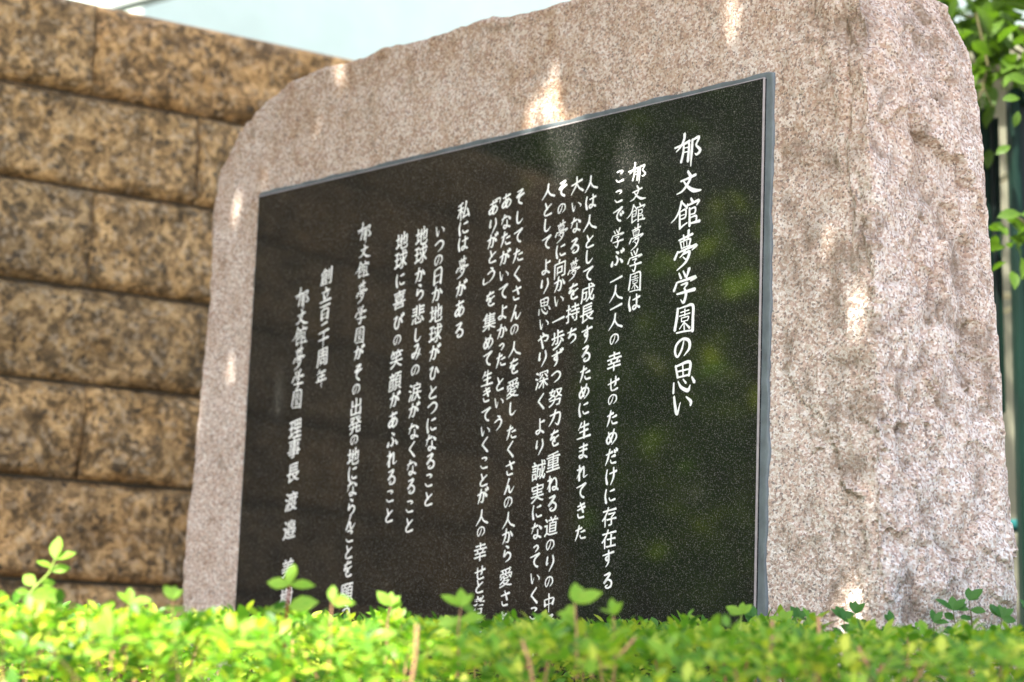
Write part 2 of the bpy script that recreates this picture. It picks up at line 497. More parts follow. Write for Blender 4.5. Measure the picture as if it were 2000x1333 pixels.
def sealant():
    """smeared bead of grey sealant round the panel: its outer edge wanders"""
    u0, u1, z0, z1 = PANEL
    inner, outer = [], []
    path = []
    N1 = 90
    for k in range(N1 + 1): path.append(((u0, z0 + (z1 - z0) * k / N1), (-1, 0), 0.0045))
    N2 = 150
    for k in range(N2 + 1): path.append(((u0 + (u1 - u0) * k / N2, z1), (0, 1), 0.0080))
    N3 = 110
    for k in range(N3 + 1): path.append(((u1, z1 - (z1 - z0) * k / N3), (1, 0), 0.0155))
    V = []; F = []
    for i, ((u, z), (dx, dz), w) in enumerate(path):
        ww = w * (1 + 0.28 * noise.fractal(Vector((u * 22, z * 22, 1.5)), 1.0, 2.2, 3)) + 0.0012 * noise.noise(Vector((u * 160, z * 160, 0)))
        if dx and z > z1 - 1e-6: dz = 0.5
        if dz == 1 and (u > u1 - 1e-6): ww = w
        o = (u + dx * ww, z + dz * min(ww, 0.0105))
        lo = SEAM - 0.0022 + 0.0007 * noise.noise(Vector((u * 40, z * 40, 7)))
        V += [(u - dx * 0.004, lo + 0.001, z - (0.004 if dz == 1 else 0)), (u + (o[0] - u) * 0.3, lo + 0.0014, z + (o[1] - z) * 0.3),
              (u + (o[0] - u) * 0.85, lo - 0.0004, z + (o[1] - z) * 0.85), (o[0], lo + 0.0008, o[1]), (o[0], SEAM + 0.02, o[1])]
        if i:
            a = (i - 1) * 5; b = i * 5
            for k in range(4): F.append((a + k, a + k + 1, b + k + 1, b + k))
    return mesh_from('sealant_bead', V, F, True)
link('sealant_bead', sealant(), M_SEAL, monument)

# ------------------------------------------------------------------ the writing
def glyph_outlines(chars):
    """outlines of each sign as closed polylines in em units"""
    res = {}
    prev = bpy.context.view_layer.objects.active
    for ch in chars:
        cu = bpy.data.curves.new('g', 'FONT'); cu.body = ch
        o = bpy.data.objects.new('g', cu); COL.objects.link(o)
        for s in list(bpy.context.selected_objects): s.select_set(False)
        bpy.context.view_layer.objects.active = o; o.select_set(True)
        bpy.ops.object.convert(target='CURVE')
        loops = []
        for sp in o.data.splines:
            bp = sp.bezier_points; n = len(bp); L = []
            for i in range(n):
                a = bp[i]; b = bp[(i + 1) % n]
                A, h1, h2, B = a.co.xy, a.handle_right.xy, b.handle_left.xy, b.co.xy
                chord = (B - A).length
                if chord < 1e-5: continue
                bend = max(abs((h1 - A).cross(B - A)), abs((h2 - A).cross(B - A))) / chord
                m = 1 if bend < 0.0015 else (3 if chord < 0.15 else 5)
                for k in range(m):
                    t = k / m; s = 1 - t
                    L.append(A * s ** 3 + h1 * 3 * s * s * t + h2 * 3 * s * t * t + B * t ** 3)
            if len(L) > 2: loops.append(L)
        res[ch] = loops
        d = o.data; bpy.data.objects.remove(o); bpy.data.curves.remove(d)
    return res

def brushify(loops, rise, fat=0.012, kana=False):
    """turns even sans strokes into written ones: thin rising horizontals, heavy verticals, slanted stroke ends"""
    area = sum(sum(L[i].cross(L[(i + 1) % len(L)]) for i in range(len(L))) for L in loops)
    sgn = 1 if area > 0 else -1
    out = []
    for L in loops:
        n = len(L)
        # stroke ends: a short edge between two convex corners
        P = [p.copy() for p in L]
        add = {}
        for i in range(n):
            a = L[i]; b = L[(i + 1) % n]; e = b - a; ln = e.length
            if not 0.035 < ln < 0.098: continue
            p = a - L[i - 1]; q = L[(i + 2) % n] - b
            if p.length < 0.05 or q.length < 0.05: continue
            t1 = p.normalized().cross(e.normalized()) * sgn; t2 = e.normalized().cross(q.normalized()) * sgn
            if t1 < 0.8 or t2 < 0.8: continue
            nrm = Vector((e.y, -e.x)).normalized() * sgn
            j = (i + 1) % n
            if nrm.y < -0.6:      # foot of a vertical: drawn out to a point on the left
                lo, hi = (i, j) if a.x < b.x else (j, i)
                P[lo] += Vector((0.008, -0.030)); P[hi] += Vector((0.0, 0.022))
            elif nrm.y > 0.6:     # head of a vertical: pressed in at a slant
                lo, hi = (i, j) if a.x < b.x else (j, i)
                P[lo] += Vector((-0.016, 0.026)); P[hi] += Vector((0.010, -0.018))
            elif nrm.x < -0.6:    # start of a horizontal
                up, dn = (i, j) if a.y > b.y else (j, i)
                P[up] += Vector((-0.020, 0.014)); P[dn] += Vector((0.022, -0.004))
            elif nrm.x > 0.6:     # end of a horizontal: a heavy stop
                up, dn = (i, j) if a.y > b.y else (j, i)
                P[up] += Vector((-0.006, 0.016)); P[dn] += Vector((0.020, -0.016))
        # weight
        Q = []
        for i in range(n):
            a = P[i - 1]; b = P[i]; c = P[(i + 1) % n]
            e1 = (b - a); e2 = (c - b)
            if e1.length < 1e-6 or e2.length < 1e-6: Q.append(b.copy()); continue
            n1 = Vector((e1.y, -e1.x)).normalized() * sgn; n2 = Vector((e2.y, -e2.x)).normalized() * sgn
            def off(nn): return fat * (1.0 * abs(nn.x) + (0.35 if not kana else 0.8) * abs(nn.y))
            k = 1.0 + min(0.5, max(0.0, 1 - n1.dot(n2)) * 0.5)
            m = (n1 * off(n1) + n2 * off(n2)) * 0.5 * k
            Q.append(b + m)
        # one corner-cutting pass softens every corner
        R = []
        for i in range(len(Q)):
            a = Q[i - 1]; b = Q[i]; c = Q[(i + 1) % len(Q)]
            la = (b - a).length; lc = (c - b).length
            r = min(0.016, la * 0.35, lc * 0.35)
            if la > 1e-6 and lc > 1e-6 and (b - a).normalized().dot((c - b).normalized()) < 0.96:
                R.append(b + (a - b) / la * r); R.append(b + (c - b) / lc * r)
            else: R.append(b)
        S = []
        for p in R:
            x = p.x - 0.5; y = p.y - 0.38
            y += rise * x - 0.07 * x * x
            x += 0.010 * math.sin(7 * y)
            S.append(Vector((x, y)))
        out.append(S)
    return out

TEXT_LINES = [
    ('郁文館夢学園の思い', 0.054, -0.1502, [1.5869, 1.5338, 1.4851, 1.4277, 1.373, 1.3211, 1.275, 1.2306, 1.1873]),
    ('郁文館夢学園は', 0.0335, -0.2562, [1.5662, 1.5324, 1.5004, 1.4614, 1.4251, 1.3905, 1.3569]),
    ('ここで学ぶ一人一人の幸せのためだけに存在する', 0.0315, -0.2959, [1.5661, 1.5333, 1.5031, 1.4663, 1.4322, 1.3981, 1.3758, 1.3535, 1.3304, 1.3016, 1.2663, 1.2304, 1.2051, 1.1759, 1.1459, 1.1144, 1.0838, 1.054, 1.0212, 0.9869, 0.9559, 0.921]),
    ('人は人として成長するために生まれてきた', 0.0315, -0.3592, [1.5645, 1.5338, 1.499, 1.4685, 1.4423, 1.4145, 1.3834, 1.3507, 1.3156, 1.2832, 1.2516, 1.2226, 1.1946, 1.16, 1.1263, 1.0928, 1.0634, 1.0317, 0.9969]),
    ('大いなる夢を持ち', 0.0315, -0.392, [1.5655, 1.5302, 1.4994, 1.4643, 1.4252, 1.3887, 1.3541, 1.3162]),
    ('その夢に向かい一歩ずつ努力を重ねる道のりの中で', 0.0315, -0.4247, [1.5647, 1.5314, 1.4926, 1.4607, 1.4316, 1.4042, 1.3769, 1.3454, 1.3132, 1.2828, 1.2524, 1.2184, 1.1837, 1.1507, 1.1128, 1.078, 1.045, 1.0087, 0.9784, 0.9492, 0.9195, 0.8862, 0.8562]),
    ('人としてより思いやり深くより誠実になっていくことが', 0.0315, -0.4588, [1.5656, 1.5351, 1.5077, 1.4787, 1.4367, 1.4053, 1.3718, 1.341, 1.3145, 1.2839, 1.2491, 1.2131, 1.1714, 1.1383, 1.1002, 1.0635, 1.0331, 1.0015, 0.9764, 0.9541, 0.9245, 0.8977, 0.8688, 0.8378, 0.8077]),
    ('そしてたくさんの人を愛したくさんの人から愛され', 0.0315, -0.5268, [1.5655, 1.5305, 1.4988, 1.4654, 1.433, 1.4006, 1.3675, 1.3389, 1.306, 1.2766, 1.2396, 1.2053, 1.1659, 1.1378, 1.1064, 1.0767, 1.05, 1.0206, 0.9941, 0.9656, 0.9271, 0.8926, 0.859]),
    ('あなたがいてよかったという', 0.0315, -0.5589, [1.5633, 1.5277, 1.4976, 1.4657, 1.4344, 1.4067, 1.3708, 1.3384, 1.3157, 1.29, 1.2497, 1.2177, 1.1841]),
    ('「ありがとう」を集めて生きていくことが人の幸せと考え', 0.0315, -0.5907, [1.5768, 1.5561, 1.5243, 1.498, 1.4708, 1.4402, 1.4198, 1.3973, 1.3589, 1.3232, 1.2948, 1.2611, 1.2328, 1.1994, 1.1712, 1.1487, 1.1177, 1.0897, 1.0627, 1.0268, 1.0029, 0.9697, 0.9349, 0.9121, 0.8809, 0.8472]),
    ('私には夢がある', 0.0325, -0.667, [1.5622, 1.5309, 1.5032, 1.4608, 1.4238, 1.3883, 1.3506]),
    ('いつの日か地球がひとつになること', 0.0325, -0.729, [1.5331, 1.5074, 1.4808, 1.4524, 1.4205, 1.3859, 1.3509, 1.3171, 1.282, 1.2478, 1.2205, 1.1908, 1.1594, 1.1265, 1.0937, 1.0619]),
    ('地球から悲しみの涙がなくなること', 0.0325, -0.7772, [1.5301, 1.4978, 1.4601, 1.4293, 1.3894, 1.3522, 1.3225, 1.2897, 1.2512, 1.219, 1.1822, 1.1502, 1.1181, 1.085, 1.05, 1.018]),
    ('地球に喜びの笑顔があふれること', 0.0325, -0.8317, [1.5281, 1.4943, 1.4575, 1.4216, 1.3815, 1.3482, 1.315, 1.2739, 1.2413, 1.205, 1.1692, 1.1365, 1.103, 1.0696, 1.0363]),
    ('郁文館夢学園がその出発の地にならんことを願う', 0.0325, -0.9395, [1.5579, 1.5224, 1.4889, 1.4469, 1.4053, 1.3681, 1.3351, 1.2983, 1.2675, 1.2355, 1.2032, 1.1749, 1.1448, 1.1148, 1.0878, 1.0541, 1.0261, 1.0013, 0.9733, 0.9429, 0.9021, 0.8675]),
    ('創立百二十周年', 0.033, -1.046, [1.4886, 1.4525, 1.4209, 1.3906, 1.3674, 1.3364, 1.296]),
    ('郁文館夢学園理事長渡邉美樹', 0.036, -1.1176, [1.4542, 1.4174, 1.3821, 1.3398, 1.2989, 1.2628, 1.2057, 1.1692, 1.1238, 1.0696, 1.0171, 0.9455, 0.8906]),
]


BRUSH_SIGNS = {      # strokes 'x y width' in hundredths of the sign's square
    '郁': '1 39 4.2,28 34 5.2,55 27 6.5|36 4 7.2,35 19 6.5,23 38 4.9,7 50 2.3|34 32 4.6,33 56 5.9,26 81 6.5|34 32 3.3,52 31 5.2,53 52 6.5,51 82 7.2|37 44 2.6,50 43 2.6|36 56 2.6,49 55 2.6|66 24 5.9,64 58 7.2,62 97 2.6|66 26 3.9,89 21 7.2,79 41 4.6|79 42 4.6,95 58 7.8,83 68 5.2,76 64 2.0',
    '文': '50 17 5.9,60 31 7.8|26 43 4.2,53 37 5.2,78 30 6.2|62 32 6.5,53 51 6.2,34 71 4.9,14 78 2.3|36 43 3.3,52 61 6.5,74 74 9.8,99 76 3.9',
    '館': '33 12 6.2,25 36 5.2,12 55 3.9,-5 67 2.0|34 16 3.9,50 31 5.2|26 40 4.2,26 84 5.9|26 42 2.9,47 38 4.9,46 59 4.6,29 63 2.6|29 53 2.3,43 51 2.6|25 89 4.9,40 81 3.9,53 76 2.9|67 10 5.2,73 20 7.2|55 24 4.2,52 35 4.9|56 28 3.9,95 20 7.2,88 32 2.6|62 36 4.6,62 86 6.5|63 40 2.9,82 38 4.9,81 53 4.2,65 55 2.3|64 64 2.9,86 62 4.9,85 79 4.2|64 80 3.6,98 78 7.2',
    '夢': '27 21 3.9,74 9 5.9|43 8 3.9,46 22 3.9|61 -3 6.5,59 17 4.6|32 25 3.6,38 45 3.9|32 27 2.9,66 21 4.6,64 37 3.9|38 44 2.6,67 39 2.9|44 28 2.3,46 41 2.3|55 26 2.3,56 40 2.3|25 51 4.6,14 71 6.5|27 54 3.6,88 41 7.2,74 53 2.3|51 51 4.9,40 63 3.6,32 68 2.0|44 61 2.9,65 56 7.2,54 82 5.9,23 102 2.3|43 68 2.6,54 77 3.9',
    '学': '28 17 3.9,36 31 5.9|43 13 3.9,52 28 5.9|64 8 7.8,55 32 3.3|22 41 4.6,12 62 6.5|23 41 3.6,87 33 7.8,69 42 2.3|37 49 3.3,59 46 5.6,48 59 2.9|48 58 3.9,55 73 7.2,47 96 6.2,36 87 1.6|23 72 3.9,85 65 7.8',
    '園': '28 20 5.9,25 46 6.9,18 81 7.2|28 22 2.9,54 18 4.2,80 17 7.2,81 52 6.9,80 89 7.2|24 89 3.6,51 87 3.9,83 87 3.9|38 33 2.6,67 29 2.9|53 24 2.9,53 43 2.9|34 43 2.6,71 38 2.9|41 48 2.3,42 59 2.6|42 49 2.0,66 47 2.9,62 58 2.6|43 59 2.0,63 57 2.3|53 59 2.9,35 79 2.0|51 66 3.3,52 82 3.9|52 62 2.3,70 79 5.9',
    'の': '53 28 2.9,45 53 5.2,30 73 4.9,21 60 6.2,26 39 5.6,48 25 5.2,70 32 7.8,72 53 6.9,53 72 2.0',
    '思': '24 20 4.9,32 51 5.9|25 22 3.9,73 14 7.2,71 49 5.6|49 18 3.6,51 47 3.6|29 36 3.3,71 32 3.6|32 51 3.6,71 47 4.2|19 64 3.9,18 90 5.9|34 62 3.3,46 78 6.9,68 87 8.5,76 74 2.3|51 57 2.9,61 67 4.9|81 53 3.6,90 67 7.8',
    'い': '20 27 5.2,25 53 7.2,32 73 7.2,43 44 1.6|63 30 3.3,80 43 7.8,79 53 4.6',
}
SIMPLE_SIGNS = {     # strokes 'x y x y ... end'; end t = drawn out thin, s = heavy stop
 'い': "14 26 18 60 30 82 42 62 t|68 28 84 46 82 66 s",
 'こ': "28 20 54 18 72 26 58 38 t|20 64 40 80 80 78 s",
 'で': "12 30 50 22 86 14 52 38 42 60 54 80 72 88 s|68 44 76 56 s|84 36 92 48 s",
 'て': "12 30 50 22 86 14 52 38 42 60 54 80 72 88 s",
 'と': "30 12 38 30 46 48 s|80 26 40 50 24 70 36 86 82 82 s",
 'し': "34 10 30 50 34 78 54 84 82 64 t",
 'は': "20 14 13 50 22 88 s|42 36 66 32 90 26 s|68 10 70 50 64 80 46 88 42 74 60 68 90 84 s",
 'に': "20 14 13 50 22 88 s|50 28 82 22 s|44 64 56 80 90 76 s",
 'た': "12 36 60 24 s|40 8 28 56 10 92 t|54 48 86 42 s|48 66 58 82 92 82 s",
 'だ': "12 36 60 24 s|40 8 28 56 10 92 t|54 50 82 46 s|48 68 58 84 90 84 s|74 14 82 26 s|88 6 96 18 s",
 'ち': "14 30 82 18 s|46 6 34 46 24 62 54 44 80 54 78 76 42 94 t",
 'る': "26 18 72 12 22 62 52 44 82 58 78 82 50 90 36 80 54 72 t",
 'ま': "20 28 82 18 s|22 48 80 40 s|54 6 54 50 50 80 30 86 24 74 50 70 84 86 s",
 'す': "8 30 94 20 s|54 6 56 44 44 62 32 50 46 38 58 54 50 78 32 96 t",
 'ず': "8 34 86 22 s|48 12 50 46 40 62 28 52 42 40 54 56 46 80 28 96 t|74 6 82 16 s|88 2 96 12 s",
 'れ': "28 8 28 92 s|10 34 42 28 8 80 t|28 56 62 20 66 50 66 80 96 70 t",
 'き': "22 26 76 14 s|20 46 82 32 s|42 6 68 58 s|24 66 34 86 74 86 s",
 'さ': "14 34 86 20 s|44 6 68 56 s|24 66 34 88 74 86 s",
 'な': "12 32 58 20 s|38 6 12 62 t|70 22 90 38 s|62 42 62 78 44 92 32 80 48 72 90 88 s",
 'を': "16 26 78 14 s|50 4 16 54 46 42 52 66 s|86 38 44 58 36 78 50 92 84 86 s",
 'か': "8 38 52 28 66 44 56 82 34 80 t|42 6 32 54 12 90 t|74 24 92 50 s",
 'が': "8 42 48 30 60 46 50 84 30 82 t|38 10 28 56 10 92 t|66 30 84 54 s|74 12 82 22 s|88 4 96 16 s",
 'う': "42 8 64 18 s|18 44 56 30 80 42 70 70 34 96 t",
 'く': "70 6 30 46 38 58 74 94 s",
 'そ': "28 14 76 8 20 46 84 34 s|84 36 46 50 40 76 68 94 s",
 'り': "28 12 22 54 36 46 t|72 8 78 46 44 96 t",
 'よ': "54 28 86 22 s|50 6 52 50 50 78 28 88 20 74 48 68 82 86 s",
 'や': "8 46 56 26 90 34 78 56 54 54 t|44 8 58 24 s|26 20 50 94 s",
 'め': "24 20 34 50 48 76 s|68 10 54 50 26 84 12 62 40 32 78 34 86 60 52 92 t",
 'っ': "32 54 58 44 70 58 48 82 t",
 'つ': "10 42 56 24 86 40 74 66 38 84 t",
 'あ': "16 26 78 14 s|42 4 40 50 48 86 s|66 34 50 64 22 86 12 68 46 42 82 52 78 76 52 94 t",
 'ひ': "14 28 44 18 22 56 30 84 56 78 70 26 92 56 s",
 'び': "12 30 40 20 20 58 28 86 52 80 64 30 86 58 s|76 14 84 24 s|90 6 97 16 s",
 'み': "26 18 62 12 40 56 20 80 10 62 40 54 92 72 t|78 36 66 68 44 92 t",
 'ふ': "40 8 62 20 s|42 34 58 56 46 80 28 76 t|16 58 10 80 s|74 52 92 74 s",
 'ぶ': "38 12 56 22 s|40 36 54 58 42 82 26 78 t|14 60 8 82 s|70 56 88 76 s|76 12 84 22 s|90 4 97 16 s",
 'え': "42 6 62 16 s|22 38 74 30 12 88 t|42 60 54 66 56 88 92 86 s",
 'せ': "6 48 94 32 s|70 12 68 52 56 64 t|30 20 32 76 48 88 84 82 s",
 'け': "22 12 15 50 24 86 s|42 36 94 26 s|72 6 74 54 52 96 t",
 'ら': "38 6 60 16 s|32 30 26 64 54 44 82 56 74 80 42 96 t",
 'ね': "28 8 28 92 s|10 34 42 28 8 80 t|28 58 62 24 82 40 80 82 58 90 52 76 70 74 96 92 s",
 'ん': "52 6 10 94 t|12 92 36 54 50 52 54 82 70 86 96 58 t",
 '人': "50 8 42 50 6 94 t|46 42 66 70 98 84 s",
 '一': "8 60 50 50 92 40 s", '二': "26 34 76 20 s|6 80 94 62 s", '十': "8 52 92 36 s|50 4 50 96 t",
 '大': "10 44 90 26 s|50 4 46 44 6 94 t|50 40 68 66 98 86 s",
 '力': "12 36 82 22 74 84 50 76 t|50 4 38 50 8 94 t",
 '日': "24 16 24 92 s|24 18 78 8 76 88 s|26 50 74 42 t|26 86 74 78 t",
 '中': "18 34 22 66 s|18 34 82 24 76 56 s|24 62 76 50 t|50 2 50 100 t",
 '立': "48 6 58 22 s|20 36 82 24 s|34 44 42 68 s|72 38 58 70 t|4 88 96 74 s",
 '生': "36 10 14 46 t|28 34 84 22 s|22 60 80 48 s|4 92 98 80 s|56 4 54 88 s",
 '百': "8 20 92 8 s|50 14 36 38 t|24 40 26 94 s|24 42 78 32 76 90 s|28 66 74 58 t|28 88 74 82 t",
 '年': "34 4 14 34 t|32 24 84 12 s|26 44 78 36 s|26 44 28 62 s|6 70 96 56 s|56 20 56 100 t",
 '心': "14 48 10 80 s|32 36 44 80 84 84 80 60 t|50 22 62 40 s|80 30 94 52 s",
 '文': "44 2 54 18 s|12 38 90 20 s|62 28 48 64 8 94 t|26 36 50 70 98 92 s",
 '「': "34 76 76 70 76 98 t", '」': "24 4 24 34 62 26 t",
}

KANA = set('のはここでぶだけにすまれてきたいなるをちそかずつねりのてよやっくさんあがとういひみながふらびえせめし')

def sweep_stroke(P, W):
    """outline of one brush stroke: spline through P with widths W, rounded ends"""
    n = len(P); pts = []; ws = []
    for i in range(n - 1):
        p0 = P[i - 1] if i else P[0] * 2 - P[1]
        p3 = P[i + 2] if i + 2 < n else P[-1] * 2 - P[-2]
        p1, p2 = P[i], P[i + 1]
        m = 5 if n > 2 else 4
        for k in range(m):
            t = k / m
            q = ((p1 * 2) + (p2 - p0) * t + (p0 * 2 - p1 * 5 + p2 * 4 - p3) * t * t + (p1 * 3 - p0 - p2 * 3 + p3) * t ** 3) * 0.5
            pts.append(q); ws.append(W[i] * (1 - t) + W[i + 1] * t)
    pts.append(P[-1].copy()); ws.append(W[-1])
    L = []; Rr = []
    for i, q in enumerate(pts):
        d = (pts[min(i + 1, len(pts) - 1)] - pts[max(i - 1, 0)])
        if d.length < 1e-6: d = Vector((1, 0))
        d.normalize(); nn = Vector((-d.y, d.x)); h = ws[i] / 2
        L.append(q + nn * h); Rr.append(q - nn * h)
    d0 = (pts[0] - pts[1]).normalized(); d1 = (pts[-1] - pts[-2]).normalized()
    # pressed-in slanting start, rounded stop
    start = [pts[0] + d0 * ws[0] * 0.42 + (L[0] - pts[0]) * 0.4]
    end = [pts[-1] + d1 * ws[-1] * 0.42 + (L[-1] - pts[-1]) * 0.35, pts[-1] + d1 * ws[-1] * 0.36 + (Rr[-1] - pts[-1]) * 0.5]
    V = start + L + Rr + end
    m = len(L); F = []
    s = 0; l = 1; r = 1 + m; e = 1 + 2 * m
    F.append((s, l, r))
    for i in range(m - 1): F.append((l + i, l + i + 1, r + i + 1)); F.append((l + i, r + i + 1, r + i))
    F.append((l + m - 1, e, e + 1)); F.append((l + m - 1, e + 1, r + m - 1))
    return V, F

def brush_sign(ch, wk):
    out = []
    if ch in BRUSH_SIGNS:
        for st in BRUSH_SIGNS[ch].split('|'):
            pts = [tuple(map(float, q.split())) for q in st.split(',')]
            out.append(sweep_stroke([Vector((x / 100 - .5, .5 - y / 100)) for x, y, w in pts], [w / 100 * wk for x, y, w in pts]))
        return out
    for st in SIMPLE_SIGNS[ch].split('|'):
        tk = st.split(); end = tk[-1]; v = list(map(float, tk[:-1]))
        P = [Vector((v[k] / 100 - .5, (50 - v[k + 1]) / 100 )) for k in range(0, len(v), 2)]
        if ch in KANA: P = [Vector((q.x * 0.84, q.y * 0.88 + 0.10 * q.x)) for q in P]
        else: P = [Vector((q.x * 0.94, q.y * 0.94 + 0.05 * q.x)) for q in P]
        n = len(P); W = []
        for i in range(n):
            a = P[max(i - 1, 0)]; b = P[min(i + 1, n - 1)]; d = (b - a).normalized()
            w = 0.072 * wk * (0.80 + 0.38 * abs(d.y))
            t = i / (n - 1)
            if end == 't': w *= (0.85 if i == 0 else 1.15 if t < 0.7 else 0.95) if i < n - 1 else 0.35
            else: w *= 0.72 if i == 0 else (0.95 if i < n - 1 else 1.38)
            if n == 2 and (P[1] - P[0]).length < 0.25: w *= 1.25 if i else 1.0
            W.append(w)
        out.append(sweep_stroke(P, W))
    return out

def sans_sign(loops, fatk):
    """written form of the remaining signs: outlines grouped with their holes, then triangulated"""
    def area(L): return 0.5 * sum(L[i].cross(L[(i + 1) % len(L)]) for i in range(len(L)))
    tot = sum(area(L) for L in loops); sg = 1 if tot > 0 else -1
    outer = [L for L in loops if area(L) * sg > 0]; holes = [L for L in loops if area(L) * sg <= 0]
    def inside(pt, L):
        c = False
        for i in range(len(L)):
            a = L[i]; b = L[i - 1]
            if (a.y > pt.y) != (b.y > pt.y) and pt.x < (b.x - a.x) * (pt.y - a.y) / (b.y - a.y) + a.x: c = not c
        return c
    groups = [[L] for L in outer]
    for h in holes:
        best = None
        for g in groups:
            if inside(h[0], g[0]) and (best is None or abs(area(g[0])) < abs(area(best[0]))): best = g
        if best: best.append(h)
    out = []
    for g in groups:
        tess = tessellate_polygon([[Vector((p.x, p.y, 0)) for p in L] for L in g])
        out.append(([p for L in g for p in L], [tuple(t) for t in tess]))
    return out

def letters():
    chars = sorted(set(''.join(l[0] for l in TEXT_LINES)))
    raw = glyph_outlines([c for c in chars if c not in BRUSH_SIGNS and c not in SIMPLE_SIGNS])
    cache = {}
    rnd = random.Random(3)
    for li, (s, em, u, zs) in enumerate(TEXT_LINES):
        V = []; F = []
        for ch, z in zip(s, zs):
            wk = 1.30 if li == 0 else (1.16 if ch in BRUSH_SIGNS else 1.28)
            key = (ch, wk)
            if key not in cache:
                cache[key] = sans_sign(brushify(raw[ch], 0.20, 0.011), 1) if ch in raw else brush_sign(ch, wk)
            big = 1.07 if li == 0 else (1.03 if u > -0.63 else 1.08)
            sx = em * (1.0 + rnd.uniform(-0.04, 0.04)) * big
            sy = em * (1.0 + rnd.uniform(-0.04, 0.04)) * big
            if li and ch in BRUSH_SIGNS and ch not in KANA: sx *= 1.10; sy *= 1.12
            rot = rnd.uniform(-0.03, 0.03)
            du = rnd.uniform(-0.0008, 0.0008)
            if ch == '「': du += 0.007
            if ch == '」': du -= 0.010
            for si, (pts, tris) in enumerate(cache[key]):
                o = len(V)
                dep = -0.0004 - 0.00004 * si
                fr = [(u + du + (p.x * math.cos(rot) - p.y * math.sin(rot)) * sx, z + (p.x * math.sin(rot) + p.y * math.cos(rot)) * sy) for p in pts]
                V += [(a, dep, b) for a, b in fr]
                for t in tris:
                    A, B, C = (Vector(fr[k]) for k in t)
                    c = (B - A).cross(C - A)
                    if abs(c) < 1e-12: continue
                    if c < 0: t = (t[0], t[2], t[1])
                    F.append(tuple(o + k for k in t))
        t = link('text_line', mesh_from('text_line', V, F), M_PAINT, panel)
        t['label'] = TEXT_LABELS[li]
TEXT_LABELS = ['large white title column at the right of the panel', 'short white column next to the title, opening with the title\'s characters',
    'long white column second to the left of the title', 'white column opening with the sign for person, right one of the close set four',
    'short white column, second of the close set four', 'long white column running into the hedge, third of the close set four',
    'long white column running into the hedge, leftmost of the close set four', 'long white column, right one of the middle three',
    'shorter white column, middle one of the middle three', 'white column with corner brackets, left one of the middle three',
    'very short white column of seven characters', 'white column, right one of the three that end above the hedge',
    'white column, middle one of the three that end above the hedge', 'white column, left one of the three that end above the hedge',
    'long white column left of the three, running down into the hedge', 'short white column of seven characters near the left edge',
    'leftmost white signature column, larger towards the bottom']
letters()

# ------------------------------------------------------------------ split-face block wall
def block_mesh(seed, L, H, D=0.17):
    nx, nz = 48, 14
    V = []; F = []
    off = Vector((seed * 11.3, seed * 5.7, seed * 2.9))
    for j in range(nz + 1):
        for i in range(nx + 1):
            x = -L / 2 + L * i / nx; z = H * j / nz
            ex = min(i, nx - i) / nx * L; ez0 = j / nz * H; ez1 = (nz - j) / nz * H
            env = min(1, 0.45 + ex / 0.016) * min(1, ez0 / 0.008) * min(1, ez1 / 0.020)
            p = Vector((x, 0, z)) + off
            h = 0.020 + 0.028 * noise.fractal(p * 9, 1.0, 2.1, 4) + 0.006 * noise.fractal(p * 30, 0.8, 2.1, 3)
            h += 0.010 * (1 - abs(noise.noise(p * 9)) * 2)
            h -= 0.02 * max(0, noise.noise(p * 10 + Vector((5, 5, 5))) - 0.2)
            V.append((x, -max(0.0, h) * env ** 0.6 + 0.004 * (1 - env), z))
    for j in range(nz):
        for i in range(nx):
            a = j * (nx + 1) + i
            F.append((a, a + 1, a + nx + 2, a + nx + 1))
    # sides, top, bottom, back
    def ring(ids):
        o = len(V)
        for k in ids: V.append((V[k][0], D, V[k][2]))
        for k in range(len(ids) - 1): F.append((ids[k + 1], ids[k], o + k, o + k + 1))
        return o
    bot = [i for i in range(nx + 1)]; topr = [nz * (nx + 1) + i for i in range(nx + 1)]
    lf = [j * (nx + 1) for j in range(nz + 1)]; rt = [j * (nx + 1) + nx for j in range(nz + 1)]
    ring(bot); ring(topr[::-1]); ring(lf[::-1]); ring(rt)
    o = len(V)
    V.extend([(-L / 2, D, 0), (L / 2, D, 0), (L / 2, D, H), (-L / 2, D, H)]); F.append((o, o + 3, o + 2, o + 1))
    return mesh_from('stone_block', V, F, True)

wall = empty('stone_block_wall', W0, WALL_RZ)
tag(wall, 'wall of golden brown split faced granite blocks with dark joints behind the monument', 'wall')
ROWS = [2.246, 2.035, 1.818, 1.590, 1.372, 1.155, 0.931, 0.712, 0.492, 0.272, 0.052]
BL = 0.88; GAP = 0.0015
variants = [block_mesh(k + 1, BL - GAP, 0.2165 - 0.0085) for k in range(9)]
for m in variants: m.materials.append(M_GOLD)
joints = {0: -0.315, 1: -0.043, 2: -0.292, 3: 0.03, 4: -0.277, 5: 0.04, 6: -0.263, 7: 0.1, 8: -0.26, 9: 0.1}
W_LEFT, W_RIGHT = -2.45, 0.62
kk = 0
for r in range(10):
    zt, zb = ROWS[r], ROWS[r + 1]
    j0 = joints[r]
    x = j0 - BL * 6
    while x < W_RIGHT:
        a = max(x, W_LEFT); b = min(x + BL, W_RIGHT)
        if b - a > 0.05:
            o = link('stone_block', variants[(kk * 5 + r * 2) % 9], None, wall)
            h = (zt - zb) - (0.0085 if r else 0.0)
            flip = -1 if (kk % 2) else 1
            o.location = ((a + b) / 2, 0.0 + 0.003 * math.sin(kk * 2.1), zb)
            o.scale = ((b - a - GAP) / (BL - GAP), 1, h / 0.208)
            kk += 1
        x += BL
bevel_box('mortar', (W_RIGHT - W_LEFT - 0.03, 0.15, 2.2), ((W_RIGHT + W_LEFT) / 2, 0.095, 1.11), 0, 1, M_MORTAR, wall)

